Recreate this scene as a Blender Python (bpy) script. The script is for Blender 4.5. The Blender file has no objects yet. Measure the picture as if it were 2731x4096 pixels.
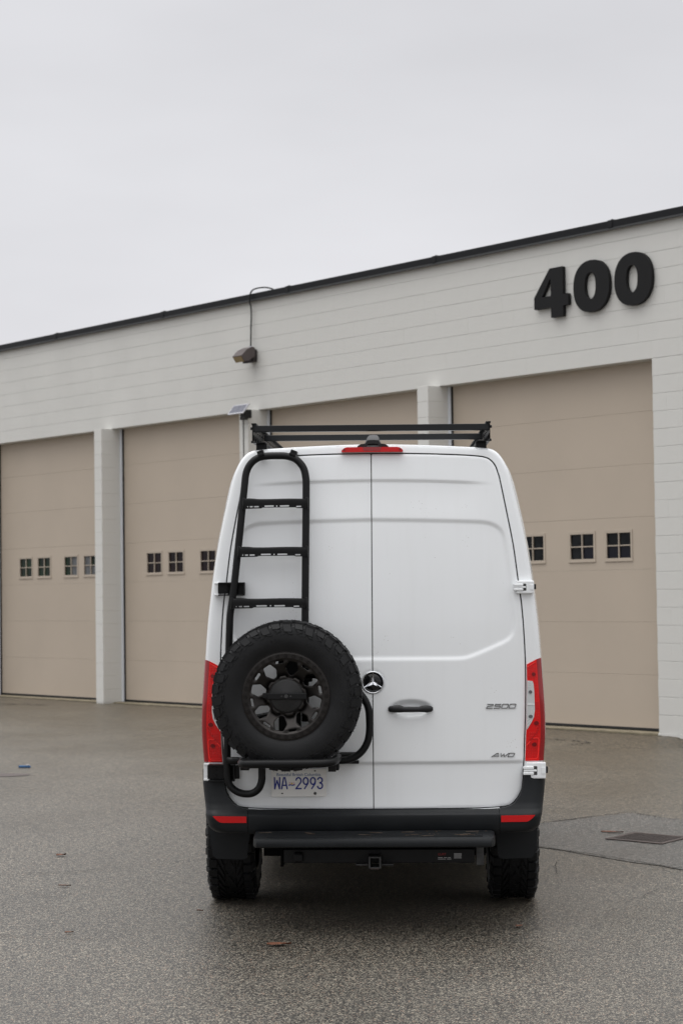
import bpy, bmesh, math, random
import numpy as np
from mathutils import Vector, Matrix
random.seed(7); rng = np.random.default_rng(7)
S = bpy.context.scene
COL = S.collection
R = math.radians

# ------------------------------------------------------------------ camera
pit, rol = R(2.387), R(-.762)
Fc = Vector((0, math.cos(pit), math.sin(pit))); U0 = Vector((0, -math.sin(pit), math.cos(pit))); R0 = Vector((1, 0, 0))
Rc = R0*math.cos(rol)+U0*math.sin(rol); Uc = -R0*math.sin(rol)+U0*math.cos(rol)
cam = bpy.data.cameras.new('camera'); camo = bpy.data.objects.new('camera', cam); COL.objects.link(camo)
cam.sensor_fit = 'VERTICAL'; cam.sensor_height = 36; cam.lens = 8119/4096*36
cam.clip_start = .1; cam.clip_end = 3000
m = Matrix((( Rc.x, Uc.x, -Fc.x, 0), (Rc.y, Uc.y, -Fc.y, 0), (Rc.z, Uc.z, -Fc.z, 1.594), (0, 0, 0, 1)))
camo.matrix_world = m
cam.dof.use_dof = True; cam.dof.focus_distance = 11.1; cam.dof.aperture_fstop = 5.0
S.camera = camo

# ------------------------------------------------------------------ world (overcast) and sun
W = bpy.data.worlds.new('World'); S.world = W; W.use_nodes = True
nt = W.node_tree; nt.nodes.clear()
def N(t, **k):
    n = nt.nodes.new(t)
    for a, b in k.items(): setattr(n, a, b)
    return n
out = N('ShaderNodeOutputWorld'); bg = N('ShaderNodeBackground'); bg.inputs[1].default_value = .1
sky = N('ShaderNodeTexSky', sky_type='NISHITA', sun_disc=False, sun_elevation=R(72), sun_rotation=R(285))
bw = N('ShaderNodeRGBToBW'); nt.links.new(sky.outputs[0], bw.inputs[0])
tc = N('ShaderNodeTexCoord'); sep = N('ShaderNodeSeparateXYZ'); nt.links.new(tc.outputs['Generated'], sep.inputs[0])
ramp = N('ShaderNodeValToRGB'); nt.links.new(sep.outputs[2], ramp.inputs[0])
cr = ramp.color_ramp; cr.interpolation = 'EASE'
cr.elements[0].position = 0; cr.elements[0].color = (.326, .326, .341, 1)
cr.elements[1].position = 1; cr.elements[1].color = (1.12, 1.12, 1.13, 1)
for p_, c_ in ((.10, (.324, .324, .339, 1)), (.20, (.312, .313, .327, 1)), (.31, (.300, .301, .315, 1)), (.55, (.53, .53, .54, 1))):
    e = cr.elements.new(p_); e.color = c_
noi = N('ShaderNodeTexNoise'); noi.inputs['Scale'].default_value = 3.2; noi.inputs['Detail'].default_value = 4; noi.inputs['Roughness'].default_value = .5
mp = N('ShaderNodeMapping'); mp.inputs['Scale'].default_value = (1, 1, 3.0)
nt.links.new(tc.outputs['Generated'], mp.inputs[0]); nt.links.new(mp.outputs[0], noi.inputs[0])
mr = N('ShaderNodeMapRange'); mr.inputs[1].default_value = .25; mr.inputs[2].default_value = .75; mr.inputs[3].default_value = 17.1; mr.inputs[4].default_value = 20.1
nt.links.new(noi.outputs[0], mr.inputs[0])
vm = N('ShaderNodeVectorMath', operation='SCALE'); nt.links.new(ramp.outputs[0], vm.inputs[0]); nt.links.new(mr.outputs[0], vm.inputs['Scale'])
mix = N('ShaderNodeMix', data_type='RGBA'); mix.inputs[0].default_value = .04
nt.links.new(vm.outputs[0], mix.inputs[6]); nt.links.new(bw.outputs[0], mix.inputs[7])
nt.links.new(mix.outputs[2], bg.inputs[0]); nt.links.new(bg.outputs[0], out.inputs[0])
sl = bpy.data.lights.new('sun', 'SUN'); sl.energy = 0.6; sl.angle = R(50); sl.color = (1, .97, .93)
so = bpy.data.objects.new('sun', sl); COL.objects.link(so)
az = R(285)  # compass style: light comes from behind and to the left of the camera
sd_ = Vector((math.sin(az)*math.cos(R(72)), math.cos(az)*math.cos(R(72)), math.sin(R(72))))
so.rotation_euler = sd_.to_track_quat('Z', 'Y').to_euler()
S.view_settings.view_transform = 'Standard'; S.view_settings.look = 'None'
S.view_settings.exposure = 0.34; S.view_settings.gamma = 1; S.view_settings.use_curve_mapping = False
S.render.engine = 'CYCLES'

# ------------------------------------------------------------------ materials
def mat(name, col, rough=.5, metal=0, coat=0, bump=0, bscale=40, var=0, vscale=3, spec=.5, trans=0, ior=1.45, rvar=0):
    M = bpy.data.materials.new(name); M.use_nodes = True
    n = M.node_tree; b = n.nodes['Principled BSDF']; L = n.links.new
    b.inputs['Base Color'].default_value = (*col, 1); b.inputs['Roughness'].default_value = rough
    b.inputs['Metallic'].default_value = metal; b.inputs['Coat Weight'].default_value = coat
    b.inputs['Coat Roughness'].default_value = .05
    b.inputs['Specular IOR Level'].default_value = spec; b.inputs['Transmission Weight'].default_value = trans; b.inputs['IOR'].default_value = ior
    t = n.nodes.new('ShaderNodeTexCoord')
    if var:
        q = n.nodes.new('ShaderNodeTexNoise'); q.inputs['Scale'].default_value = vscale; q.inputs['Detail'].default_value = 6
        L(t.outputs['Object'], q.inputs[0])
        r = n.nodes.new('ShaderNodeMapRange'); r.inputs[1].default_value = .3; r.inputs[2].default_value = .7
        r.inputs[3].default_value = 1-var; r.inputs[4].default_value = 1+var; L(q.outputs[0], r.inputs[0])
        v = n.nodes.new('ShaderNodeVectorMath'); v.operation = 'SCALE'; v.inputs[0].default_value = col
        L(r.outputs[0], v.inputs['Scale']); L(v.outputs[0], b.inputs['Base Color'])
        if rvar:
            r2 = n.nodes.new('ShaderNodeMapRange'); r2.inputs[1].default_value = .3; r2.inputs[2].default_value = .7
            r2.inputs[3].default_value = rough-rvar; r2.inputs[4].default_value = rough+rvar
            L(q.outputs[0], r2.inputs[0]); L(r2.outputs[0], b.inputs['Roughness'])
    if bump:
        q = n.nodes.new('ShaderNodeTexNoise'); q.inputs['Scale'].default_value = bscale; q.inputs['Detail'].default_value = 5
        L(t.outputs['Object'], q.inputs[0]); u = n.nodes.new('ShaderNodeBump'); u.inputs['Strength'].default_value = bump
        u.inputs['Distance'].default_value = .003; L(q.outputs[0], u.inputs['Height']); L(u.outputs[0], b.inputs['Normal'])
    return M
M = {}
M['block'] = mat('painted_block', (.635, .630, .600), .75, bump=.35, bscale=120, var=.035, vscale=1.3)
M['cap'] = mat('black_flashing', (.006, .0065, .008), .5, spec=.3, var=.15, vscale=1.5)
M['tan'] = mat('tan_door', (.468, .398, .322), .55, bump=.15, bscale=150, var=.03, vscale=1.1)
M['tanframe'] = mat('tan_trim', (.445, .380, .308), .5)
M['rubber'] = mat('black_rubber', (.012, .012, .012), .6)
M['galv'] = mat('galvanised', (.66, .68, .72), .5, metal=.05)
M['sill'] = mat('dirty_concrete', (.25, .215, .15), .85, bump=.5, bscale=60, var=.3, vscale=5)
M['digit'] = mat('black_sign', (.006, .006, .0065), .6, spec=.3)
M['pane_green'] = mat('pane_green', (.003, .016, .005), .06, spec=.14, var=.9, vscale=3)
M['pane_red'] = mat('pane_red', (.008, .002, .003), .06, spec=.14, var=.6, vscale=3)
M['pane_dark'] = mat('pane_dark', (.007, .008, .009), .05, spec=.14, var=.7, vscale=6)
M['blue_inside'] = mat('blue_poster', (.003, .0035, .010), .3, spec=.3)
M['curtain'] = mat('grey_curtain', (.11, .115, .12), .5, var=.3, vscale=14)
M['bronze'] = mat('bronze_housing', (.085, .068, .066), .5, var=.1)
M['darkbronze'] = mat('dark_bronze', (.025, .019, .019), .5)
M['lens'] = mat('amber_lens', (.30, .23, .12), .25)
M['solar'] = mat('solar_cell', (.10, .105, .14), .18, spec=.6)
M['alu'] = mat('aluminium', (.46, .46, .49), .35, metal=.2)
M['blackplastic'] = mat('black_plastic', (.009, .009, .010), .5)
M['rust'] = mat('rusty_iron', (.080, .064, .058), .75, metal=.3, bump=.5, bscale=90, var=.3, vscale=12)
M['hole'] = mat('drain_dark', (.006, .006, .006), .9)
M['white'] = mat('white_paint', (.83, .85, .86), .24, coat=.7, var=.012, vscale=2.5)
M['powder'] = mat('powder_black', (.0048, .005, .0054), .42, spec=.28, bump=.12, bscale=400, var=.15, vscale=6)
M['tyre'] = mat('tyre_rubber', (.0085, .0088, .0095), .52, spec=.30, bump=.25, bscale=90, var=.25, vscale=9)
M['rim'] = mat('gunmetal_rim', (.034, .0315, .030), .36, metal=.9, var=.12, vscale=8)
M['bump'] = mat('bumper_plastic', (.0095, .011, .0125), .5, spec=.3, bump=.2, bscale=300, var=.22, vscale=5, rvar=.08)
M['under'] = mat('underbody', (.003, .003, .003), .9, spec=.1)
M['steel'] = mat('worn_steel', (.055, .055, .055), .5, metal=.4, var=.3, vscale=20)
M['chrome'] = mat('chrome', (.72, .73, .75), .12, metal=1)
M['badge'] = mat('satin_badge', (.17, .172, .175), .28, metal=.85)
M['gloss'] = mat('gloss_black', (.006, .006, .007), .08)
M['red'] = mat('red_lens', (.66, .005, .005), .14, coat=.2, spec=.4)
M['redmid'] = mat('red_lens_chamber', (.50, .004, .005), .2, coat=.1)
M['redbright'] = mat('red_lens_highlight', (.95, .03, .025), .1, coat=.2)  # lighter red that paints highlights along the lens edges
M['reddark'] = mat('red_lens_bulb', (.16, .003, .004), .2)
M['redside'] = mat('red_lens_side', (.26, .003, .005), .08, coat=.5)
M['brake'] = mat('brake_lens', (.55, .008, .010), .2, coat=.15, spec=.35)
M['clear'] = mat('clear_lens', (.58, .60, .60), .12, metal=.2, coat=.5)
M['clearline'] = mat('clear_ridge', (.75, .76, .76), .15)
M['cleardark'] = mat('clear_bulb', (.14, .14, .145), .1, metal=.3)
M['plate'] = mat('plate_white', (.80, .79, .76), .4, var=.03)
M['plateblue'] = mat('plate_blue', (.010, .022, .22), .45)
M['slogan'] = mat('slogan_blue', (.06, .13, .28), .45)
M['fred'] = mat('flag_red', (.5, .05, .06), .5); M['fyel'] = mat('flag_yellow', (.7, .5, .08), .5); M['fblue'] = mat('flag_blue', (.03, .12, .4), .5)
M['leaf'] = mat('dead_leaf', (.13, .05, .026), .7, var=.3, vscale=60)
M['blue'] = mat('blue_plastic', (.01, .075, .19), .35)
M['tar'] = mat('crack_dark', (.022, .021, .019), .85)
M['stain'] = mat('stain', (.085, .07, .066), .7)
M['moss'] = mat('mossy_dirt', (.085, .075, .035), .95, var=.5, vscale=9)
M['grit'] = mat('pale_grit', (.17, .15, .11), .95, var=.5, vscale=14)
M['twig'] = mat('twig', (.10, .075, .055), .8, var=.5, vscale=30)
M['glass'] = mat('dark_glass', (.01, .012, .013), .04)
M['sticker'] = mat('sticker', (.45, .45, .45), .5); M['stickred'] = mat('sticker_red', (.35, .02, .02), .5)
M['bar'] = mat('rack_charcoal', (.012, .013, .0145), .45, spec=.35)
M['hair'] = mat('rubber_hair', (.012, .012, .012), .7)

def detail_white():
    n = M['white'].node_tree; b = n.nodes['Principled BSDF']; L = n.links.new
    src = b.inputs['Base Color'].links[0].from_socket
    t = n.nodes.new('ShaderNodeTexCoord')
    # rain streak dirt: noise stretched vertically, stronger low down
    mpn = n.nodes.new('ShaderNodeMapping'); mpn.inputs['Scale'].default_value = (22, 22, .9); L(t.outputs['Object'], mpn.inputs[0])
    q = n.nodes.new('ShaderNodeTexNoise'); q.inputs['Scale'].default_value = 1; q.inputs['Detail'].default_value = 4; L(mpn.outputs[0], q.inputs[0])
    r = n.nodes.new('ShaderNodeMapRange'); r.inputs[1].default_value = .5; r.inputs[2].default_value = .78; r.inputs[3].default_value = 0; r.inputs[4].default_value = .05; L(q.outputs[0], r.inputs[0])
    mx = n.nodes.new('ShaderNodeMix'); mx.data_type = 'RGBA'; L(r.outputs[0], mx.inputs[0]); L(src, mx.inputs[6]); mx.inputs[7].default_value = (.52, .50, .46, 1)
    # small specks of mud
    v = n.nodes.new('ShaderNodeTexVoronoi'); v.inputs['Scale'].default_value = 75; L(t.outputs['Object'], v.inputs[0])
    lt = n.nodes.new('ShaderNodeMath'); lt.operation = 'LESS_THAN'; lt.inputs[1].default_value = .13; L(v.outputs['Distance'], lt.inputs[0])
    q2 = n.nodes.new('ShaderNodeTexNoise'); q2.inputs['Scale'].default_value = 5.5; q2.inputs['Detail'].default_value = 3; L(t.outputs['Object'], q2.inputs[0])
    g2 = n.nodes.new('ShaderNodeMath'); g2.operation = 'GREATER_THAN'; g2.inputs[1].default_value = .64; L(q2.outputs[0], g2.inputs[0])
    ml = n.nodes.new('ShaderNodeMath'); ml.operation = 'MULTIPLY'; L(lt.outputs[0], ml.inputs[0]); L(g2.outputs[0], ml.inputs[1])
    m3 = n.nodes.new('ShaderNodeMath'); m3.operation = 'MULTIPLY'; L(ml.outputs[0], m3.inputs[0]); m3.inputs[1].default_value = .55
    m2 = n.nodes.new('ShaderNodeMix'); m2.data_type = 'RGBA'; L(m3.outputs[0], m2.inputs[0]); L(mx.outputs[2], m2.inputs[6]); m2.inputs[7].default_value = (.2, .15, .09, 1)
    L(m2.outputs[2], b.inputs['Base Color'])
detail_white()

def asphalt(name, dark, light, brown=0.0):
    A = bpy.data.materials.new(name); A.use_nodes = True; n = A.node_tree; b = n.nodes['Principled BSDF']; L = n.links.new
    t = n.nodes.new('ShaderNodeTexCoord'); P0 = t.outputs['Object']
    def nd(tp, **k):
        x = n.nodes.new(tp)
        for a, c in k.items(): setattr(x, a, c)
        return x
    def rng_(src, a, c, d, e):
        x = nd('ShaderNodeMapRange'); x.inputs[1].default_value = a; x.inputs[2].default_value = c; x.inputs[3].default_value = d; x.inputs[4].default_value = e; L(src, x.inputs[0]); return x.outputs[0]
    def mixc(f, a, c, bt='MIX'):
        x = nd('ShaderNodeMix', data_type='RGBA', blend_type=bt)
        for s, v in ((x.inputs[0], f), (x.inputs[6], a), (x.inputs[7], c)):
            if hasattr(v, 'is_linked'): L(v, s)
            else: s.default_value = v
        return x.outputs[2]
    rt = nd('ShaderNodeVectorRotate', rotation_type='Z_AXIS'); rt.inputs['Angle'].default_value = .63; L(P0, rt.inputs[0]); P = rt.outputs[0]
    v = nd('ShaderNodeTexVoronoi', voronoi_dimensions='2D'); v.inputs['Scale'].default_value = 98; L(P, v.inputs['Vector'])
    hv = nd('ShaderNodeSeparateColor'); L(v.outputs['Color'], hv.inputs[0])
    stone = mixc(hv.outputs[0], (*[c*.55 for c in light], 1), (light[0]*1.75, light[1]*1.72, light[2]*1.65, 1))
    stone = mixc(rng_(hv.outputs[1], .86, .95, 0, .55), stone, (.27, .17, .12, 1))
    edge = rng_(v.outputs['Distance'], .25, .62, 0, 1)
    sel = rng_(hv.outputs[2], .25, .5, 0, 1)
    mm = nd('ShaderNodeMath', operation='MULTIPLY'); inv = nd('ShaderNodeMath', operation='SUBTRACT'); inv.inputs[0].default_value = 1; L(edge, inv.inputs[1]); L(inv.outputs[0], mm.inputs[0]); L(sel, mm.inputs[1])
    c = mixc(mm.outputs[0], (*dark, 1), stone)
    v2 = nd('ShaderNodeTexNoise', noise_dimensions='2D'); v2.inputs['Scale'].default_value = 27; v2.inputs['Detail'].default_value = 6; v2.inputs['Roughness'].default_value = .82; L(P, v2.inputs['Vector'])
    f2 = rng_(v2.outputs[0], .36, .64, .42, 1.6)
    vs = nd('ShaderNodeVectorMath', operation='SCALE'); L(c, vs.inputs[0]); L(f2, vs.inputs['Scale'])
    big = nd('ShaderNodeTexNoise', noise_dimensions='2D'); big.inputs['Scale'].default_value = .55; big.inputs['Detail'].default_value = 7; big.inputs['Roughness'].default_value = .62; L(P, big.inputs['Vector'])
    vs2 = nd('ShaderNodeVectorMath', operation='SCALE'); L(vs.outputs[0], vs2.inputs[0]); L(rng_(big.outputs[0], .3, .7, .84, 1.16), vs2.inputs['Scale'])
    # brownish dirt and moss collected towards the wall foot (distance from the wall line)
    dt = nd('ShaderNodeVectorMath', operation='DOT_PRODUCT'); sb = nd('ShaderNodeVectorMath', operation='SUBTRACT'); L(P0, sb.inputs[0]); sb.inputs[1].default_value = (3.698, 22.958, 0)
    L(sb.outputs[0], dt.inputs[0]); dt.inputs[1].default_value = (-.770, -.638, 0)
    ad = nd('ShaderNodeMath', operation='MULTIPLY_ADD'); L(big.outputs[0], ad.inputs[0]); ad.inputs[1].default_value = 4; L(dt.outputs['Value'], ad.inputs[2])
    br = rng_(ad.outputs[0], 1.8, 11.5, .95, 0.30)
    fin = mixc(br, vs2.outputs[0], (1.12, .98, .74, 1), 'MULTIPLY') if brown else vs2.outputs[0]
    L(fin, b.inputs['Base Color'])
    # damp near the van, drier by the wall
    L(rng_(big.outputs[0], .35, .65, .36, .48), b.inputs['Roughness']); b.inputs['IOR'].default_value = 1.6
    b.inputs['Specular IOR Level'].default_value = .5
    bp = nd('ShaderNodeBump'); bp.inputs['Strength'].default_value = .32; bp.inputs['Distance'].default_value = .004
    hs = nd('ShaderNodeMath', operation='ADD'); L(mm.outputs[0], hs.inputs[0]); L(v2.outputs[0], hs.inputs[1])
    L(hs.outputs[0], bp.inputs['Height']); L(bp.outputs[0], b.inputs['Normal'])
    return A
M['asphalt'] = asphalt('asphalt', (.026, .0245, .0222), (.158, .149, .131), 1)
M['patch'] = asphalt('asphalt_patch', (.0245, .0238, .0225), (.140, .135, .124))

# ------------------------------------------------------------------ helpers
def empty(name, label=None, cat=None, parent=None, group=None, loc=None):
    o = bpy.data.objects.new(name, None); COL.objects.link(o); o.empty_display_size = .2
    if loc: o.location = loc
    if parent: o.parent = parent
    if label: o['label'] = label
    if cat: o['category'] = cat
    if group: o['group'] = group
    return o
def mk(name, V, F, mt, parent=None, smooth=False, kind=None, angle=None):
    me = bpy.data.meshes.new(name); me.from_pydata([tuple(map(float, v)) for v in V], [], [tuple(map(int, f)) for f in F])
    mts = mt if isinstance(mt, (list, tuple)) else [mt]
    for q in mts: me.materials.append(M[q])
    me.validate(); me.update()
    bm = bmesh.new(); bm.from_mesh(me); bmesh.ops.recalc_face_normals(bm, faces=bm.faces)
    if angle is not None:
        for f in bm.faces: f.smooth = True
        for e in bm.edges:
            if len(e.link_faces) == 2 and e.calc_face_angle(0) > R(angle): e.smooth = False
    bm.to_mesh(me); bm.free()
    if smooth:
        for p_ in me.polygons: p_.use_smooth = True
    o = bpy.data.objects.new(name, me); COL.objects.link(o)
    if parent: o.parent = parent
    if kind: o['kind'] = kind
    return o
class MB:
    def __init__(s): s.V = []; s.F = []
    def add(s, V, F):
        n = len(s.V); s.V += [tuple(v) for v in V]; s.F += [tuple(i+n for i in f) for f in F]; return s
    def box(s, x0, x1, y0, y1, z0, z1, bev=0, xf=None):
        bm = bmesh.new(); bmesh.ops.create_cube(bm, size=1)
        for v in bm.verts: v.co = Vector((x0+(v.co.x+.5)*(x1-x0), y0+(v.co.y+.5)*(y1-y0), z0+(v.co.z+.5)*(z1-z0)))
        if bev: bmesh.ops.bevel(bm, geom=bm.edges[:]+bm.verts[:], offset=bev, segments=2, affect='EDGES', profile=.5)
        bm.verts.index_update(); V = [(xf@v.co if xf else v.co.copy()) for v in bm.verts]; F = [[v.index for v in f.verts] for f in bm.faces]
        bm.free(); return s.add(V, F)
    def tube(s, pts, r, n=14, cap=True):
        pts = [Vector(p_) for p_ in pts]; k = len(pts); rr = r if isinstance(r, (list, tuple)) else [r]*k
        T = [(pts[min(i+1, k-1)]-pts[max(i-1, 0)]).normalized() for i in range(k)]
        a = Vector((0, 1, 0)) if abs(T[0].y) < .8 else Vector((1, 0, 0)); u = (a-T[0]*a.dot(T[0])).normalized()
        V = []; F = []
        for i in range(k):
            u = (u-T[i]*u.dot(T[i])).normalized(); w = T[i].cross(u)
            for j in range(n):
                t = 2*math.pi*j/n; V.append(pts[i]+(u*math.cos(t)+w*math.sin(t))*rr[i])
        for i in range(k-1):
            for j in range(n): F.append((i*n+j, i*n+(j+1) % n, (i+1)*n+(j+1) % n, (i+1)*n+j))
        if cap: F.append(tuple(range(n))[::-1]); F.append(tuple((k-1)*n+j for j in range(n)))
        return s.add(V, F)
    def lathe(s, prof, n=64, axis='y', c=(0, 0, 0), close=False):
        V = []; F = []; k = len(prof)
        for j in range(n):
            t = 2*math.pi*j/n
            for r_, y_ in prof:
                p_ = (r_*math.cos(t), y_, r_*math.sin(t)) if axis == 'y' else (y_, r_*math.cos(t), r_*math.sin(t)) if axis == 'x' else (r_*math.cos(t), r_*math.sin(t), y_)
                V.append((p_[0]+c[0], p_[1]+c[1], p_[2]+c[2]))
        for j in range(n):
            j2 = (j+1) % n
            for i in range(k if close else k-1):
                i2 = (i+1) % k
                F.append((j*k+i, j2*k+i, j2*k+i2, j*k+i2))
        return s.add(V, F)
    def prism(s, poly, y0, y1, fn=None, holes=None):
        """polygon in x,z extruded from y0 to y1 (quad strip sides, ngon caps)"""
        n = len(poly); fn = fn or (lambda x, y, z: (x, y, z))
        V = [fn(x, y0, z) for x, z in poly]+[fn(x, y1, z) for x, z in poly]
        F = [tuple(range(n)), tuple(range(2*n-1, n-1, -1))]+[(i, (i+1) % n, n+(i+1) % n, n+i) for i in range(n)]
        return s.add(V, F)
    def obj(s, name, mt, parent=None, **k): return mk(name, s.V, s.F, mt, parent, **k)
def catmull(P_, sub=6, closed=False):
    P_ = np.array(P_, float); n = len(P_); o = []
    for i in range(n if closed else n-1):
        g = (lambda j: P_[j % n]) if closed else (lambda j: P_[min(max(j, 0), n-1)])
        a, b, c, d = g(i-1), g(i), g(i+1), g(i+2)
        for k in range(sub):
            t = k/sub
            o.append(.5*((2*b)+(-a+c)*t+(2*a-5*b+4*c-d)*t*t+(-a+3*b-3*c+d)*t**3))
    if not closed: o.append(P_[-1])
    return np.array(o)
def sdpoly(X, Z, poly):
    """signed distance, negative inside"""
    poly = np.asarray(poly, float); n = len(poly); d = np.full(X.shape, 1e9); ins = np.zeros(X.shape, bool)
    for i in range(n):
        ax, az_ = poly[i]; bx, bz = poly[(i+1) % n]; ex, ez = bx-ax, bz-az_
        wx, wz = X-ax, Z-az_; t = np.clip((wx*ex+wz*ez)/(ex*ex+ez*ez+1e-18), 0, 1)
        d = np.minimum(d, np.hypot(wx-ex*t, wz-ez*t))
        c = ((az_ <= Z) & (bz > Z)) | ((bz <= Z) & (az_ > Z))
        with np.errstate(divide='ignore', invalid='ignore'):
            xi = ax+(Z-az_)*ex/(ez if abs(ez) > 1e-12 else 1e-12)
        ins ^= c & (X < xi)
    return np.where(ins, -d, d)
def sheet(PX, PZ, sdf, h, fn, wrap=False, flange=None, keepall=False):
    """grid trimmed by a signed distance function; edge vertices snapped onto the outline. fn maps (x,z) arrays to 3-D"""
    e = 1e-4; PX = PX.copy(); PZ = PZ.copy(); ny, nx = PX.shape
    jn = nx if wrap else nx-1
    I, J = np.meshgrid(np.arange(ny-1), np.arange(jn), indexing='ij'); J2 = (J+1) % nx
    q = np.stack([I*nx+J, I*nx+J2, (I+1)*nx+J2, (I+1)*nx+J], -1).reshape(-1, 4)
    fx, fz = PX.ravel(), PZ.ravel()
    cx, cz = fx[q].mean(1), fz[q].mean(1)
    q = q[sdf(cx, cz) < 0]
    used = np.unique(q)
    ee = np.sort(np.concatenate([q[:, [0, 1]], q[:, [1, 2]], q[:, [2, 3]], q[:, [3, 0]]]), 1)
    ue, ct = np.unique(ee, axis=0, return_counts=True); bv = np.unique(ue[ct == 1])
    sel = np.isin(used, bv) & (np.abs(sdf(fx[used], fz[used])) < 1.2*h)
    for _ in range(3):
        u = used[sel]; x, z = fx[u], fz[u]; d = sdf(x, z)
        gx = (sdf(x+e, z)-sdf(x-e, z))/(2*e); gz = (sdf(x, z+e)-sdf(x, z-e))/(2*e); g = np.maximum(np.hypot(gx, gz), .3)
        fx[u] = x-d*gx/g; fz[u] = z-d*gz/g
    mp_ = -np.ones(ny*nx, int); mp_[used] = np.arange(len(used)); q = mp_[q]
    V = np.stack(fn(fx[used], fz[used]), -1); F = q.tolist(); V = V.tolist()
    if flange:
        cnt = {}
        for f in F:
            for i in range(4):
                k = (f[i], f[(i+1) % 4]); kk = (min(k), max(k)); cnt.setdefault(kk, []).append(k)
        be = [v[0] for v in cnt.values() if len(v) == 1]
        m1 = {}; m2 = {}
        for a, b in be:
            for w in (a, b):
                if w not in m1:
                    m1[w] = len(V); V.append(V[w][:]); m2[w] = len(V); V.append([V[w][i]+flange[i] for i in range(3)])
            F.append([m1[a], m1[b], m2[b], m2[a]])
    return V, F
def text_mesh(txt, size, depth, fnt_shear=0, space=1.0):
    cu = bpy.data.curves.new('t', 'FONT'); cu.body = txt; cu.size = size; cu.extrude = depth; cu.shear = fnt_shear; cu.space_character = space; cu.resolution_u = 4
    o = bpy.data.objects.new('t', cu); COL.objects.link(o); bpy.context.view_layer.update()
    dg = bpy.context.evaluated_depsgraph_get(); me = o.evaluated_get(dg).to_mesh()
    V = [v.co.copy() for v in me.vertices]; F = [tuple(p_.vertices) for p_ in me.polygons]
    o.evaluated_get(dg).to_mesh_clear(); bpy.data.objects.remove(o); bpy.data.curves.remove(cu)
    return V, F
def ss(t): t = np.clip(t, 0, 1); return t*t*(3-2*t)
def strokes(mb, lines, w, y0, y1, fn):
    for ln in lines:
        for i in range(len(ln)-1):
            (x0, z0), (x1, z1) = ln[i], ln[i+1]; L_ = math.hypot(x1-x0, z1-z0) or 1e-9; dx, dz = (x1-x0)/L_, (z1-z0)/L_
            e = w*.5; a = (x0-dx*e*.9, z0-dz*e*.9); b = (x1+dx*e*.9, z1+dz*e*.9); nx_, nz_ = -dz*e, dx*e
            mb.prism([(a[0]+nx_, a[1]+nz_), (b[0]+nx_, b[1]+nz_), (b[0]-nx_, b[1]-nz_), (a[0]-nx_, a[1]-nz_)], y0-i*2e-5, y1, lambda x, y, z: fn(x, y, z))
def arc(cx, cz, rx, rz, a0, a1, n=8): return [(cx+rx*math.cos(R(a0+(a1-a0)*i/n)), cz+rz*math.sin(R(a0+(a1-a0)*i/n))) for i in range(n+1)]

# ------------------------------------------------------------------ ground
YW = R(50.358); T0 = np.array([3.698, 22.958]); WD = np.array([math.cos(YW), -math.sin(YW)]); WN = np.array([-math.sin(YW), -math.cos(YW)])
def ground(x, y):
    dx, dy = x-T0[0], y-T0[1]; u = dx*WD[0]+dy*WD[1]; s = dx*WN[0]+dy*WN[1]
    sp = np.log1p(np.exp(np.clip(u, -40, 14)/.8))*.8
    dip = .11*ss(u/.55)*ss((.6-u)/-.01+61)*np.exp(-np.clip(np.abs(s-.2), 0, 9)/1.1)*np.where(u > 0, 1, 0)
    return -.0185-.0084*np.clip(s, 0, 26)-.0203*np.minimum(sp, 14)-dip*np.exp(-np.clip(u-1, 0, 50)/6)
def coords(lo, a, b, hi, st):
    c = list(np.arange(a, b+1e-6, st)); d = st
    while c[-1] < hi: d *= 1.35; c.append(c[-1]+d)
    d = st
    while c[0] > lo: d *= 1.35; c.insert(0, c[0]-d)
    return np.array(c)
gx = coords(-900, -9, 9, 900, .22); gy = coords(-700, 6, 33, 1500, .22)
GX, GY = np.meshgrid(gx, gy); GZ = ground(GX, GY); nx = len(gx); ny = len(gy)
Vg = np.stack([GX, GY, GZ], -1).reshape(-1, 3)
I, J = np.meshgrid(np.arange(ny-1), np.arange(nx-1), indexing='ij')
Fg = np.stack([I*nx+J, I*nx+J+1, (I+1)*nx+J+1, (I+1)*nx+J], -1).reshape(-1, 4)
mk('ground', Vg, Fg.tolist(), 'asphalt', smooth=True, kind='structure')
def draped(name, poly, mt, off, kind='structure', step=.15):
    poly = np.array(poly); x0, z0 = poly.min(0); x1, z1 = poly.max(0)
    nx_ = max(3, int((x1-x0)/step)+2); nz_ = max(3, int((z1-z0)/step)+2)
    PX, PZ = np.meshgrid(np.linspace(x0-.001, x1+.001, nx_), np.linspace(z0-.001, z1+.001, nz_))
    V, F = sheet(PX, PZ, lambda a, b: sdpoly(a, b, poly), min((x1-x0)/nx_, (z1-z0)/nz_), lambda a, b: (a, b, ground(a, b)+off))
    return mk(name, V, F, mt, smooth=True, kind=kind)
pc = np.array([(2.25, 16.19), (4.20, 13.66), (2.75, 12.54), (.80, 15.07)])
patch = []
for i in range(4):
    a, b = pc[i], pc[(i+1) % 4]
    for k in range(14): patch.append(a+(b-a)*k/14+rng.normal(0, .012, 2))
draped('asphalt_patch', patch, 'patch', .004, step=.12)
D_ = 3.798
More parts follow.
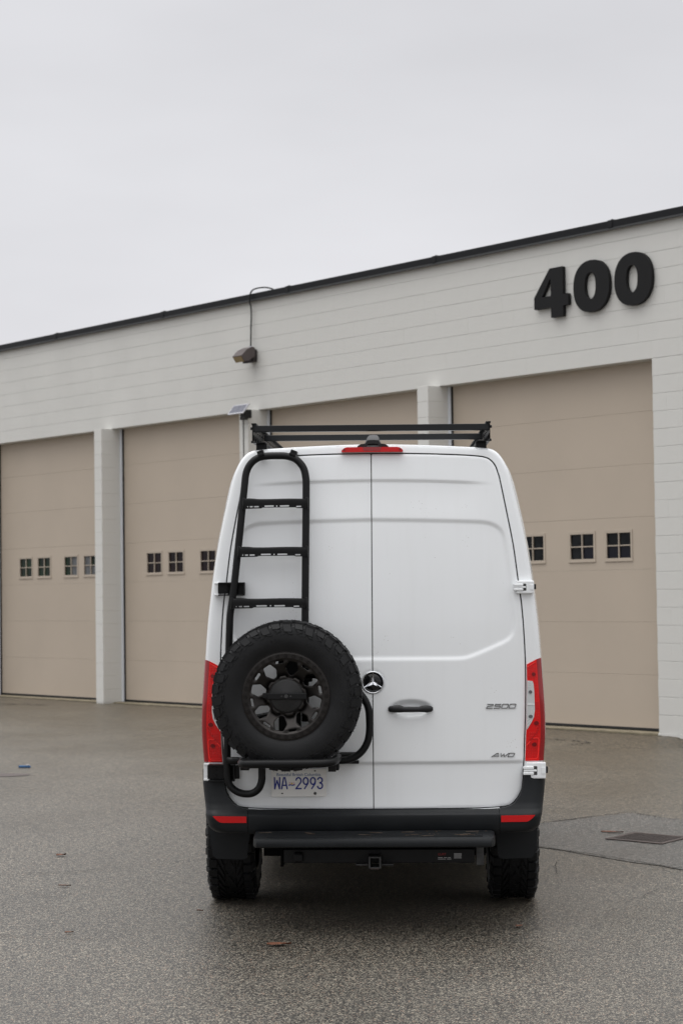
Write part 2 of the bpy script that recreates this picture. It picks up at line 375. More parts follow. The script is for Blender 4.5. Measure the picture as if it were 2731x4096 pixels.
def ribbon(name, pts, w, mt, off=.008):
    P_ = catmull(pts, 10); V = []; F = []
    for i, p_ in enumerate(P_):
        t = P_[min(i+1, len(P_)-1)]-P_[max(i-1, 0)]; t /= np.linalg.norm(t)+1e-9; n_ = np.array([-t[1], t[0]])
        ww = w*(.25+rng.random()*.9)*(.3 if i in (0, len(P_)-1) else 1); c = p_+n_*rng.normal(0, w*.35)
        for s_ in (-.5, .5): q = c+n_*ww*.62*s_; V.append((q[0], q[1], float(ground(q[0], q[1]))+off))
    for i in range(len(P_)-1): F.append((2*i, 2*i+1, 2*i+3, 2*i+2))
    return mk(name, V, F, mt, kind='structure')
ribbon('asphalt_crack', [(1.0, 15.22), (1.49, 15.60), (1.91, 15.93), (2.25, 16.19), (2.32, 16.06), (2.45, 15.86)], .030, 'tar')
ribbon('asphalt_crack', [(2.45, 15.86), (2.59, 15.68), (3.1, 15.02), (3.7, 14.25)], .012, 'tar')
ribbon('asphalt_crack', [(.9, 14.95), (1.34, 14.38), (1.76, 13.88), (2.19, 13.29), (2.7, 12.6)], .016, 'tar')
ribbon('asphalt_crack', [(1.98, 13.25), (2.1, 13.38), (2.35, 13.3), (2.6, 13.2)], .010, 'tar')
ribbon('asphalt_crack', [(1.35, 13.1), (1.38, 13.5), (1.42, 13.7)], .009, 'tar')
ribbon('asphalt_crack', [(1.75, 12.2), (1.9, 12.5), (2.1, 12.66)], .008, 'tar')
ribbon('asphalt_crack', [(-.5, 14.1), (-.78, 13.97), (-1.2, 13.7), (-1.82, 13.36), (-2.5, 13.2)], .011, 'tar')
ribbon('asphalt_crack', [(-2.2, 11.25), (-1.7, 11.1), (-1.2, 11.0)], .008, 'tar')
ribbon('tar_mark', [(2.0, 22.95), (2.26, 22.86), (2.5, 22.55), (2.68, 22.30)], .07, 'tar')
ribbon('tar_mark', [(2.68, 22.30), (2.55, 22.12), (2.44, 22.02)], .07, 'tar')
ribbon('tar_mark', [(-7.3, 33.9), (-5.6, 32.3), (-4.6, 31.5)], .10, 'tar')
for k_ in range(4):
    ua, ub = -D_*(k_+1)+.05, -D_*k_-.22
    for row, (s0, ww, mt_) in enumerate(((.035, .07, 'moss'), (.10, .05, 'grit'))):
        pp = [T0+WD*uu+WN*(s0+random.uniform(-.02, .02)) for uu in np.linspace(ua, ub, 22)]
        ribbon('dirt_line', pp, ww, mt_, .005)
for uu in (-D_, -2*D_, -3*D_): ribbon('dirt_line', [T0+WD*(uu-.22)+WN*.24, T0+WD*(uu-.1)+WN*.25, T0+WD*(uu+.03)+WN*.23, T0+WD*(uu+.05)+WN*.12, T0+WD*(uu+.06)+WN*.03], .07, 'moss', .005)
ribbon('dirt_line', [T0+WD*uu+WN*(.05+.03*random.random()) for uu in np.linspace(-.2, 3.5, 16)], .05, 'moss', .005)
draped('oil_stain', [(-3.35+.33*math.cos(t), 19.63+.17*math.sin(t)) for t in np.linspace(0, 2*math.pi, 20)[:-1]], 'stain', .004, step=.05)

# ------------------------------------------------------------------ building
c = .2032; D = 3.798; PW = .207; PR = .203; HC = 5.821; HT = 5.934; TOPD = 21*c
bld = empty('garage_building', 'long grey painted block garage building with tan overhead doors and black parapet edge', 'building', loc=(T0[0], T0[1], 0))
bld.matrix_world = Matrix(((WD[0], WN[0]*-1, 0, T0[0]), (WD[1], WN[1]*-1, 0, T0[1]), (0, 0, 1, 0), (0, 0, 0, 1)))
# building local: x = along wall (right positive), y = into the building (-w), z = up
UL = -8*D-6.0; UR = 14.0; DEP = 16.0
b = MB(); b.box(UL, UR, .0035, .20, TOPD+.001, HT-.02); b.box(UL, UR, DEP-.2, DEP, -.6, HT-.02); b.box(UL, UL+.2, .2, DEP-.2, -.6, HT-.02); b.box(UR-.2, UR, .2, DEP-.2, -.6, HT-.02)
b.box(-.207+.001, UR-.2, .0035, .20, 0, TOPD-.001); b.box(UL+.2, -8*D-PW, .0035, .20, -.6, TOPD-.001)
b.obj('wall', 'block', bld)
MB().box(UL+.2, UR-.2, .2, DEP-.2, HT-.35, HT-.25).obj('roof', 'cap', bld)
MB().box(-.215, UR, -.010, .2, -.8, -.001, bev=.004).obj('foundation', 'block', bld)
MB().box(UL, -.216, -.015, .6, -.30, -.002, bev=.006).obj('sill_slab', 'sill', bld)
# concrete blocks
def block_mesh(w_, h_, hj=.0026, vj=.0001, t=.0032):
    x0, x1, z0, z1 = vj, w_-vj, hj, h_-hj; e = .003; ev = .0001
    V = [(x0, t, z0), (x1, t, z0), (x1, t, z1), (x0, t, z1), (x0+ev, 0, z0+e), (x1-ev, 0, z0+e), (x1-ev, 0, z1-e), (x0+ev, 0, z1-e)]
    return V, [(4, 5, 6, 7), (0, 1, 5, 4), (1, 2, 6, 5), (2, 3, 7, 6), (3, 0, 4, 7)]
shared = {}
def shared_mesh(key, V, F, mt):
    if key not in shared:
        o = mk('tmp', V, F, mt); shared[key] = o.data; bpy.data.objects.remove(o)
    return shared[key]
cand = []
BL = .4064
def course(z, k, u0, u1, hgt=c):
    u = math.floor(u0/BL)*BL-(BL/2 if k % 2 else 0)
    while u < u1:
        a, b_ = max(u, u0), min(u+BL, u1)
        if b_-a > .03: cand.append((round(a, 4), round(b_-a, 4), z, round(hgt, 4)))
        u += BL
for k in range(21, 29): course(k*c, k, UL, UR, c if k < 28 else HC+.05-28*c)
for k in range(0, 21): course(k*c, k, -.207, UR)
vis = [q for q in cand if -10.2 < q[0] < .95]
vis.sort(key=lambda q: -q[0]); vis = vis[:237]; vs = set(vis); rest = [q for q in cand if q not in vs]
def jit(): return random.uniform(-.0004, .0004)
for a, w_, z, h_ in vis:
    tv = random.choice((.0006, .0012, .0018, .0026)); V, F = block_mesh(w_, h_, random.choice((.0014, .0022)) if 0 else .0020, t=tv); me = shared_mesh(('b', w_, h_, tv), V, F, 'block')
    o = bpy.data.objects.new('block', me); COL.objects.link(o); o.parent = bld; o.location = (a, jit(), z+jit()); o.rotation_euler = (random.uniform(-.003, .003), 0, random.uniform(-.0006, .0006))
mb = MB()
for a, w_, z, h_ in rest:
    V, F = block_mesh(w_, h_, .0020, t=random.choice((.0006, .0012, .0018, .0026))); j = jit(); mb.add([(x+a, y+j, z_+z) for x, y, z_ in V], F)
mb.obj('block_courses', 'block', bld, kind='stuff')
bm_ = MB().box(0, PW, -PR, .2, .002, c-.002, bev=.004); pm = None
for k in range(1, 9):
    u = -D*k-PW
    if k <= 3:
        for i in range(21):
            o = bpy.data.objects.new('pier_block', shared_mesh('pier', bm_.V, bm_.F, 'block')); COL.objects.link(o); o.parent = bld; o.location = (u+jit(), jit()*.8, i*c)
        MB().box(u+.004, u+PW-.004, -PR+.004, .196, -.15, TOPD-.004).obj('pier_core', 'block', bld)
    else:
        p_ = MB()
        for i in range(21): p_.add([(x+u, y, z+i*c) for x, y, z in bm_.V], bm_.F)
        p_.box(u+.004, u+PW-.004, -PR+.004, .196, -.15, TOPD-.004).obj('pier', 'block', bld)
# parapet cap, in lengths of 3.05 m
seams = [-.76-3.05*i for i in range(-5, 12)]
for i in range(len(seams)-1):
    x1, x0 = seams[i], seams[i+1]; j = jit()*1.5
    p_ = [(.20+.10, HT-.015), (-.052, HT), (-.056, HT-.004), (-.052, HC+.030), (-.066, HC+.003), (-.063, HC), (-.048, HC+.026), (-.004, HC+.030), (-.004, HC+.06), (.28, HC+.06)]
    V = [(x, y+j, z+j) for x in (x0+.001, x1-.001) for y, z in p_]; n = len(p_)
    F = [tuple(range(n)), tuple(range(2*n-1, n-1, -1))]+[(q, (q+1) % n, n+(q+1) % n, n+q) for q in range(n)]
    cp = mk('cap_flashing', V, F, 'cap', bld)
    q = MB(); q.box(x1-.035, x1+.035, -.0585, .25, HT-.003, HT+.005, bev=.002); q.box(x1-.035, x1+.035, -.0600, -.0535, HC+.028, HT+.005, bev=.001); q.box(x1-.012, x1+.012, -.03, .2, HT+.002, HT+.020, bev=.004)
    q.obj('seam_cover', 'cap', bld)
# overhead doors
wc = [.86, 1.44, 2.27, 2.86]; DWD = D-PW
gw, gh = .375, .295
def door(k):
    u0 = -D*(k+1); dr = empty('garage_door', parent=bld); dr.location = (u0, 0, 0)
    if k < 4: dr['label'] = ['nearest tan overhead door, right of the van', 'tan overhead door mostly hidden behind the van', 'tan overhead door just left of the van', 'leftmost tan overhead door in view'][k]
    for i in range(7):
        z0, z1 = .035+i*.61, .035+(i+1)*.61
        if i == 0: z0 = .03
        # panel with shallow tongue joint at its ends; the window section is trimmed round its windows
        y0 = .185
        if i != 3:
            p_ = MB().box(-.03, DWD+.03, y0, y0+.045, z0+.0006, z1-.0006, bev=.0016)
        else:
            p_ = MB(); zc = 2.15; zb, zt = zc-gh/2-.012, zc+gh/2+.012
            p_.box(-.03, DWD+.03, y0, y0+.045, z0+.0006, zb); p_.box(-.03, DWD+.03, y0, y0+.045, zt, z1-.0006)
            xs = [-.03]+sum([[w_-gw/2-.012, w_+gw/2+.012] for w_ in wc], [])+[DWD+.03]
            for a in range(0, len(xs), 2): p_.box(xs[a], xs[a+1], y0, y0+.045, zb+.0, zt)
        p_.obj('door_panel', 'tan', dr)
    tint = ['pane_dark', 'pane_dark', 'pane_red', 'pane_green'][min(k, 3)]
    for wi, w_ in enumerate(wc):
        zc = 2.15; q = MB(); a, b_, y0 = w_-.218, w_+.218, .185
        fo = [(a, b_, zc-.198, zc+.198, .016), ]
        # moulded outer frame: four mitred bars plus inner lip and cross bars
        for (x0, x1, z0, z1) in ((a, b_, zc+gh/2, zc+.186), (a, b_, zc-.186, zc-gh/2), (a, w_-gw/2, zc-gh/2, zc+gh/2), (w_+gw/2, b_, zc-gh/2, zc+gh/2)):
            q.box(x0, x1, y0-.008, y0-.001, z0, z1, bev=.003)
        q.box(a-.003, b_+.003, y0-.013, y0-.0085, zc-.188, zc-.170, bev=.002)
        q.box(w_-.007, w_+.007, y0-.006, y0+.012, zc-gh/2, zc+gh/2, bev=.002)
        q.box(w_-gw/2, w_-.007, y0-.005, y0+.012, zc-.0065, zc+.0065, bev=.002); q.box(w_+.007, w_+gw/2, y0-.005, y0+.012, zc-.0065, zc+.0065, bev=.002)
        q.obj('window_frame', 'tanframe', dr)
        for sx in (0, 1):
            for sz in (0, 1):
                x0 = w_-gw/2+sx*gw/2; z0 = zc-gh/2+sz*gh/2; mt_ = tint
                if k == 3 and ((wi == 2 and sx == 1) or (wi == 3 and sx == 0) or (wi == 3 and sz == 0)): mt_ = 'curtain'
                if k == 0 and ((wi == 3 and sz == 0) or (wi == 2 and sz == 0 and sx == 1)): mt_ = 'blue_inside'
                MB().box(x0+.0, x0+gw/2, y0+.014, y0+.020, z0, z0+gh/2).obj('pane', mt_, dr)
    MB().box(.02, DWD-.002, .178, .215, .0, .034, bev=.006).obj('bottom_seal', 'rubber', dr)
    MB().box(.0005, .038, .140, .168, 0, TOPD-.001, bev=.002).obj('door_track', 'galv', dr)
    MB().box(.0385, .050, .160, .184, 0, TOPD-.001).obj('side_seal', 'rubber', dr)
for k in range(8): door(k)
MB().box(UL+.3, UR-.3, .9, 1.0, 0, 5).obj('interior_partition', 'hole', bld)

# ------------------------------------------------------------------ number on the wall
num = empty('building_number', 'large black raised number 400 high on the wall above the right garage door', 'number sign')
num.matrix_world = bld.matrix_world.copy()
def relief(name, poly, hole, sh, parent):
    poly = np.array(poly); hs = .012; x0, z0 = poly.min(0); x1, z1 = poly.max(0)
    PX, PZ = np.meshgrid(np.arange(x0-hs, x1+2*hs, hs), np.arange(z0-hs, z1+2*hs, hs)); hole = np.array(hole)
    sd = lambda a, b_: np.maximum(sdpoly(a, b_, poly), -sdpoly(a, b_, hole))
    V, F = sheet(PX, PZ, sd, hs, lambda a, b_: (a, 0*a-.060, b_), flange=(0, .048, 0))
    return mk(name, V, F, 'digit', parent)
four = [(-1.752, 5.503), (-1.535, 5.503), (-1.535, 5.170), (-1.449, 5.170), (-1.449, 5.031), (-1.535, 5.031), (-1.535, 4.905), (-1.737, 4.905), (-1.737, 5.031), (-2.018, 5.031), (-2.018, 5.176)]
relief('digit', four, [(-1.885, 5.170), (-1.737, 5.170), (-1.737, 5.392)], 0, num)
def sup(cx, cz, rx, rz, n=40, p_=2.25): return [(cx+rx*abs(math.cos(t))**(2/p_)*(1 if math.cos(t) > 0 else -1), cz+rz*abs(math.sin(t))**(2/p_)*(1 if math.sin(t) > 0 else -1)) for t in np.linspace(0, 2*math.pi, n+1)[:-1]]
for cx in (-1.076, -.420): relief('digit', sup(cx, 5.207, .288, .308), sup(cx-.016, 5.211, .088, .158), 0, num)

# ------------------------------------------------------------------ wall light and solar panel
wl = empty('wall_light', 'bronze wall pack light with its cable hanging from the parapet', 'wall light'); wl.matrix_world = bld.matrix_world.copy()
MB().box(-7.775, -7.625, -.085, -.001, 4.955, 5.135, bev=.012).obj('back_plate', 'darkbronze', wl)
def xprism(mb, prof, x0, x1):
    n = len(prof); V = [(x, y, z) for x in (x0, x1) for y, z in prof]
    return mb.add(V, [tuple(range(n)), tuple(range(2*n-1, n-1, -1))]+[(i, (i+1) % n, n+(i+1) % n, n+i) for i in range(n)])
xprism(MB(), [(-.075, 5.150), (-.12, 5.160), (-.22, 5.115), (-.315, 5.025), (-.255, 4.940), (-.19, 4.955), (-.12, 5.00), (-.075, 5.03)], -7.80, -7.585).obj('housing', 'bronze', wl)
xprism(MB(), [(-.309, 5.014), (-.314, 5.012), (-.264, 4.940), (-.258, 4.943)], -7.785, -7.60).obj('lens', 'lens', wl)
xprism(MB(), [(-.086, 5.03), (-.17, 4.97), (-.17, 4.93), (-.086, 4.94)], -7.75, -7.64).obj('knuckle', 'darkbronze', wl)
MB().tube([(-7.70, -.06, 5.135), (-7.70, -.06, 5.185)], .022, 10).obj('conduit_fitting', 'alu', wl)
cab = catmull([(-7.70, -.06, 5.18), (-7.705, -.05, 5.4), (-7.70, -.045, 5.7), (-7.695, -.075, 5.83), (-7.67, -.085, 5.92), (-7.6, -.07, 5.985), (-7.45, 0, 6.0), (-7.33, .06, 5.965), (-7.3, .1, 5.90)], 5)
MB().tube(cab, .011, 8).obj('power_cable', 'blackplastic', wl)
sp = empty('solar_panel', 'small tilted solar panel bracketed to the block pier left of the van roof', 'solar panel'); sp.matrix_world = bld.matrix_world.copy()
a0 = Vector((-7.797, -.30, 4.329)); ex = Vector((.363, 0, 0)); ey = Vector((0, -.115, -.140)); en = ex.cross(ey).normalized()*-1
if en.z < 0: en = -en
def pquad(mb, u0, u1, v0, v1, t0, t1):
    V = [a0+ex*u+ey*v+en*t for t in (t0, t1) for u, v in ((u0, v0), (u1, v0), (u1, v1), (u0, v1))]
    mb.add(V, [(0, 1, 2, 3), (7, 6, 5, 4), (0, 4, 5, 1), (1, 5, 6, 2), (2, 6, 7, 3), (3, 7, 4, 0)])
q = MB()
for r_ in ((0, 1, 0, .10), (0, 1, .90, 1), (0, .045, .10, .90), (.955, 1, .10, .90)): pquad(q, *r_, -.012, .004)
q.obj('panel_frame', 'alu', sp)
for i in range(5):
    for j in range(2):
        q = MB(); pquad(q, .05+j*.455, .05+j*.455+.44, .11+i*.158, .11+i*.158+.148, -.006, .0015); q.obj('solar_cell', 'solar', sp)
q = MB(); pquad(q, .045, .955, .10, .90, -.010, -.0065); q.obj('backing_sheet', 'alu', sp)
q = MB(); q.box(-7.62, -7.50, -.33, -.206, 4.13, 4.25, bev=.01); q.box(-7.75, -7.60, -.235, -.204, 4.12, 4.17, bev=.006); q.obj('mounting_bracket', 'blackplastic', sp)
MB().tube([(-7.700, -.209, 4.14), (-7.702, -.207, 3.6), (-7.698, -.207, 2.6), (-7.70, -.207, 1.2), (-7.70, -.207, .3)], .007, 6).obj('wire', 'blackplastic', sp)

# ------------------------------------------------------------------ drain grate and litter
gc = np.array([(1.88, 14.69), (2.13, 15.00), (2.47, 14.74), (2.21, 14.44)])
grc = gc.mean(0); gex = (gc[2]-gc[1]); gl = np.linalg.norm(gex); gex /= gl; gey = np.array([-gex[1], gex[0]])
if gey @ (gc[0]-grc) < 0: pass
zr = float(ground(*grc)); gw_ = .46; gh_ = .42
gr = empty('drain_grate', 'rusty iron storm drain grate set in the asphalt right of the van', 'drain grate')
gn = Vector((0, 0, 1)); e1 = Vector((gex[0], gex[1], float(ground(*(grc+gex))-zr))).normalized(); e2 = Vector((gey[0], gey[1], float(ground(*(grc+gey))-zr))).normalized(); e3 = e1.cross(e2).normalized(); e2 = e3.cross(e1)
gr.matrix_world = Matrix(((e1.x, e2.x, e3.x, grc[0]), (e1.y, e2.y, e3.y, grc[1]), (e1.z, e2.z, e3.z, zr+.005), (0, 0, 0, 1)))
MB().box(-gw_/2+.01, gw_/2-.01, -gh_/2+.01, gh_/2-.01, 0, .002).obj('drain_shade_plate', 'hole', gr)  # black plate on the ground stands in for the shade inside the drain
q = MB(); q.box(-gw_/2, gw_/2, -gh_/2, -gh_/2+.035, 0, .007, bev=.002); q.box(-gw_/2, gw_/2, gh_/2-.035, gh_/2, 0, .007, bev=.003)
q.box(-gw_/2, -gw_/2+.035, -gh_/2+.035, gh_/2-.035, 0, .007, bev=.002); q.box(gw_/2-.035, gw_/2, -gh_/2+.035, gh_/2-.035, 0, .007, bev=.002); q.obj('frame', 'rust', gr)
gb = MB().box(-gw_/2+.035, gw_/2-.035, -.009, .009, .0024, .0050)
for i in range(8):
    o = bpy.data.objects.new('bar', shared_mesh('gbar', gb.V, gb.F, 'rust')); COL.objects.link(o); o.parent = gr; o.location = (0, -gh_/2+.035+(i+.5)*(gh_-.07)/8, 0)
def leaf(x, y, s, rz, label, curl=.25, asp=.45):
    V = []; F = []; n = 9
    for i in range(n):
        t = i/(n-1); w_ = math.sin(math.pi*t**.8)*asp*s*.5*(1+.25*math.sin(t*23+x*9)); xx = (t-.5)*s
        V += [(xx, -w_, curl*s*(.25*t*t)+.008), (xx, 0, .004), (xx, w_, curl*s*.2*(1-t)+.008)]
    for i in range(n-1):
        for j in range(2): F.append((3*i+j, 3*i+j+1, 3*i+4+j, 3*i+3+j))
    o = mk('dead_leaf', V, F, 'leaf', smooth=True); o.location = (x, y, float(ground(x, y))+.004); o.rotation_euler = (0, 0, rz)
    o['label'] = label; o['category'] = 'leaf'; o['group'] = 'dead leaves scattered on the asphalt'
leaf(-.36, 10.82, .13, .1, 'long rust brown leaf flat in the dark shade in front of the left rear wheel')
leaf(-1.96, 14.07, .075, .6, 'small crumpled orange leaf left of the van, farther up the yard', .6, .6)
leaf(-1.76, 12.78, .085, -.2, 'thin reddish leaf strip lying left of the rear wheel', .1, .2)
leaf(1.96, 15.04, .17, -.35, 'orange brown leaf beside the drain grate', .12, .28)
leaf(-1.52, 11.2, .05, .3, 'tiny tan leaf fragment near the lower left corner', .3, .5)
leaf(-.85, 11.85, .045, -.5, 'tiny dark brown leaf fragment on the asphalt nearest the left rear wheel', .3, .3)
leaf(.95, 11.3, .06, .9, 'tiny pale yellow leaf fragment on the asphalt below the right rear wheel', .3, .6)
pen = empty('plastic_pen', 'blue plastic pen lying on the asphalt at far left', 'pen')
zc_ = float(ground(-3.195, 20.375))+.016
pen.location = (-3.195, 20.375, zc_); pen.rotation_euler = (0, 0, R(-8))
MB().tube([(-.062, 0, 0), (-.055, 0, 0), (.045, 0, 0), (.062, 0, -.004)], [.009, .013, .013, .008], 8).obj('barrel', 'blue', pen)
MB().box(.015, .05, -.012, .012, .012, .021, bev=.003).obj('clip', 'alu', pen)

# ------------------------------------------------------------------ van
Fv = Vector((0.02896152, 0.99934245, 0.02181489)); Rv = Vector((0.99956333, -0.0288261, -0.00649677)); Uv = Vector((0.00586366, -0.02199352, 0.99974092)); O = Vector((.15199, 11.3, -.24122))
van = empty('panel_van', 'tall white panel van seen from behind with ladder, spare wheel and roof rack', 'van')
van.matrix_world = Matrix(((Rv.x, Fv.x, Uv.x, O.x), (Rv.y, Fv.y, Uv.y, O.y), (Rv.z, Fv.z, Uv.z, O.z), (0, 0, 0, 1)))
def yp(x, z):
    """rear surface of the body: leans forward towards the roof, wraps forward at the corners"""
    z = np.asarray(z, float); x = np.asarray(x, float)
    return .075*np.clip(z-1.45, 0, 3)**2*.8+.032*(np.abs(x)/.86)**3.2
gapK = [(0, 2.631), (.20, 2.629), (.38, 2.624), (.53, 2.617), (.60, 2.611), (.637, 2.604), (.664, 2.590), (.690, 2.559), (.706, 2.515), (.717, 2.473), (.751, 2.297), (.785, 2.112), (.809, 1.922), (.825, 1.802), (.837, 1.65), (.845, 1.449), (.844, 1.228), (.837, 1.043), (.831, .91), (.823, .784), (.806, .734), (.772, .690), (.727, .669), (.60, .6615), (.536, .660), (.27, .658), (0, .657)]
silK = [(0, 2.686), (.20, 2.682), (.38, 2.675), (.53, 2.667), (.60, 2.663), (.655, 2.657), (.692, 2.643), (.724, 2.612), (.752, 2.565), (.776, 2.500), (.821, 2.31), (.858, 2.13), (.888, 1.94), (.904, 1.81), (.920, 1.66), (.934, 1.46), (.944, 1.25), (.945, 1.05), (.940, .92), (.935, .80), (.928, .72), (.925, .62), (.86, .60), (.66, .60), (.55, .60), (.27, .60), (0, .60)]
gap = catmull(gapK, 6); sil = catmull(silK, 6)
gfull = np.vstack([gap, (gap*[-1, 1])[::-1][1:-1]])
def arch(y):
    a = 0
    for yc in (1.02, 4.685):
        d = abs(y-yc)
        if d < .47: a = max(a, .40+math.sqrt(max(0, .47**2-d*d))*1.0)
    return a
def roofz(y):
    return np.interp(y, [-1, 4.05, 4.3, 4.95, 5.75, 5.9, 5.95], [9, 9, 2.60, 1.50, 1.12, .95, .6])
rings = []
gn_ = len(gap)
def ring(bl, y, ex_=0, gofs=0, lean=1.0, narrow=0):
    P_ = gap*(1-bl)+sil*bl
    cz = 1.6; x = P_[:, 0].copy(); z = P_[:, 1].copy()
    if gofs:
        t = np.gradient(gap, axis=0); t /= np.linalg.norm(t, axis=1)[:, None]+1e-9; nrm = np.stack([-t[:, 1], t[:, 0]], 1)*1.0
        x = x+nrm[:, 0]*gofs; z = z+nrm[:, 1]*gofs
    if ex_:
        w_ = np.clip((z-.5)/.3, 0, 1)*np.clip((2.66-z)/.2, 0, 1); x = x+ex_*w_*(x > .3)
    yy = y+lean*yp(gap[:, 0]*(1-bl)+sil[:, 0]*bl*.92, z)
    if lean == 0:
        z = np.minimum(z, roofz(y)); a = arch(y); z = np.maximum(z, a) if a else z
        if narrow: x = x*(1-narrow)
        yy = np.full_like(z, y)
    x[0] = 0; x[-1] = 0
    R_ = np.stack([x, yy, z], 1); Lf = R_[::-1][1:-1].copy(); Lf[:, 0] *= -1
    return np.vstack([R_, Lf])
rings = [ring(0, .035, gofs=.0035), ring(0, .004, gofs=.0035), ring(0, .000, gofs=.0055), ring(.35, .001), ring(.62, .002), ring(.80, .005), ring(.90, .011), ring(.96, .020), ring(1, .038), ring(1, .07, .003), ring(1, .12, .008)]
ys = [.22, .32, .42, .50, .54, .555, .57, .60, .65, .72, .82, .92, 1.02, 1.12, 1.22, 1.32, 1.39, 1.44, 1.47, 1.485, 1.5, 1.7, 2.5, 3.3, 4.05, 4.2, 4.215, 4.23, 4.26, 4.31, 4.4, 4.55, 4.685, 4.85, 4.97, 5.06, 5.11, 5.14, 5.155, 5.17, 5.3, 5.5, 5.7, 5.85, 5.93]
for y in ys: rings.append(ring(1, y, .016 if y < 4.4 else .01, lean=0, narrow=np.interp(y, [4.6, 5.93], [0, .2])))
n = len(rings[0]); V = np.vstack(rings); F = []
for i in range(len(rings)-1):
    for j in range(n): F.append((i*n+j, i*n+(j+1) % n, (i+1)*n+(j+1) % n, (i+1)*n+j))
F.append(tuple((len(rings)-1)*n+j for j in range(n)))
mk('body', V, F, 'white', van, angle=50)
# dark door aperture behind the doors
PX, PZ = np.meshgrid(np.linspace(-.86, .86, 30), np.linspace(.64, 2.65, 40))
V, F = sheet(PX, PZ, lambda a, b_: sdpoly(a, b_, gfull)-.003, .05, lambda a, b_: (a, yp(a, b_)+.030, b_)); mk('door_aperture', V, F, 'rubber', van)
# rear doors
cr2 = catmull([(0, 2.262), (.3, 2.256), (.55, 2.248), (.64, 2.241), (.695, 2.220), (.727, 2.185), (.745, 2.120), (.758, 2.02), (.769, 1.908), (.778, 1.78), (.783, 1.671), (.776, 1.62), (.745, 1.586), (.68, 1.555), (.617, 1.528), (.543, 1.499), (.484, 1.488), (.35, 1.487), (0, 1.487)], 4)
cr2f = np.vstack([cr2, (cr2*[-1, 1])[::-1][1:-1]])
def doorsurf(a, b_):
    ax = np.abs(a); y = yp(a, b_)
    d = sdpoly(ax, b_, cr2f); y = y+.0085*ss(.5-(d+.002)/.024)                      # recessed middle panel
    z1 = 2.479-.05*ax**2; fade = ss((.70-ax)/.22)                                    # step below the top band
    y = y+.0075*ss((z1-b_)/.014+.5)*fade*ss((b_-2.20)/.22)
    zb = .911+.004*ax; y = y+.011*ss((zb-b_)/.016+.5)*ss((b_-.55)/.3+.25)            # crease above the number plate
    # handle pocket (right door only)
    e_ = np.hypot((a-.211)/.128, (b_-1.213)/.052); y = y+.026*ss((1.0-e_)/.55)*(a > 0)
    # shallow round dish round the emblem
    e2_ = np.hypot(a, b_-1.359)/.074; y = y+.007*ss((1-e2_)/.25)
    # rolled outer edge
    dg = sdpoly(ax, b_, gfull_in); y = y+.006*ss(1+dg/.009)**2
    return a, y, b_
gfull_in = gfull.copy()
def mkdoor(sg):
    half = gap.copy(); poly = np.vstack([half*[sg, 1]]); poly = np.vstack([poly, [(sg*.0, .657)], ])
    hs = .0078
    xs = np.linspace(0, .86, int(.86/hs)); zs = np.linspace(.65, 2.64, int(1.99/hs)); PX, PZ = np.meshgrid(xs*sg, zs)
    sd = lambda a, b_: np.maximum(sdpoly(np.abs(a), b_, gfull)+.0032, .0028-a*sg)
    V, F = sheet(PX, PZ, sd, hs, doorsurf, flange=(0, .024, 0))
    o = mk('rear_door', V, F, 'white', van, smooth=True); return o
dl = mkdoor(-1); dl['label'] = 'left rear door behind the ladder and spare wheel'; drr = mkdoor(1); drr['label'] = 'right rear door with the black handle'
# seam rubber between doors
# handle
hnd = MB()
def loftbar(prof):   # (x, zc, half height, y0)
    V = []; F = []; n = 12
    for x, zc, hh, y0, th in prof:
        for j in range(n):
            t = 2*math.pi*j/n; V.append((x, y0+th*math.cos(t), zc+hh*math.sin(t)))
    for i in range(len(prof)-1):
        for j in range(n): F.append((i*n+j, i*n+(j+1) % n, (i+1)*n+(j+1) % n, (i+1)*n+j))
    F.append(tuple(range(n))); F.append(tuple((len(prof)-1)*n+j for j in range(n))); return V, F
V, F = loftbar([(.084, 1.211, .008, -.010, .008), (.092, 1.211, .016, -.012, .014), (.12, 1.2125, .0205, -.018, .014), (.150, 1.2135, .021, -.022, .013), (.165, 1.211, .017, -.024, .012), (.172, 1.210, .0155, -.025, .012), (.255, 1.210, .0150, -.025, .012), (.272, 1.2125, .018, -.024, .012), (.30, 1.212, .0205, -.018, .013), (.322, 1.2115, .016, -.012, .013), (.332, 1.211, .008, -.010, .008)])
mk('door_handle', V, F, 'blackplastic', drr, smooth=True)
# badges (raised stroke letters, slanted)
def badge(name, txt, x0, x1, z0, z1, parent):
    q = MB(); H_ = z1-z0; glyph = {
        '2': [[(0, 1), (.9, 1), (1, .85), (.95, .62), (.1, .45), (0, 0), (1, 0)]], '5': [[(1, 1), (.08, 1), (.04, .56), (.9, .56), (1, .44), (.96, .1), (.85, 0), (0, 0)]],
        '0': [[(.1, 1), (.92, 1), (1, .88), (1, .12), (.9, 0), (.08, 0), (0, .12), (0, .88), (.1, 1)]],
        'A': [[(-.22, 0), (.52, 1), (.72, 1), (.92, 0)], [(.06, .22), (.86, .22)]], 'W': [[(-.08, 1), (.12, 0), (.48, .8), (.66, 0), (1.22, 1)]], 'D': [[(0, 0), (.12, 1), (.85, 1), (1, .84), (.92, .14), (.78, 0), (0, 0)]]}
    k = len(txt); cw = (x1-x0-H_*.32)/(k-1+.84) if k > 1 else x1-x0
    for i, ch in enumerate(txt):
        gw2 = cw*.80
        L_ = [[(x0+i*cw+px*gw2+pz*H_*.32, z0+pz*H_) for px, pz in ln] for ln in glyph[ch]]
        strokes(q, L_, H_*.15, -.0055, .012, lambda x, y, z: (x, y+float(yp(x, z)), z))
    q.obj(name, 'badge', parent)
badge('model_badge', '2500', .626, .793, 1.212, 1.234, drr); badge('drive_badge', 'AWD', .660, .784, .944, .963, drr)
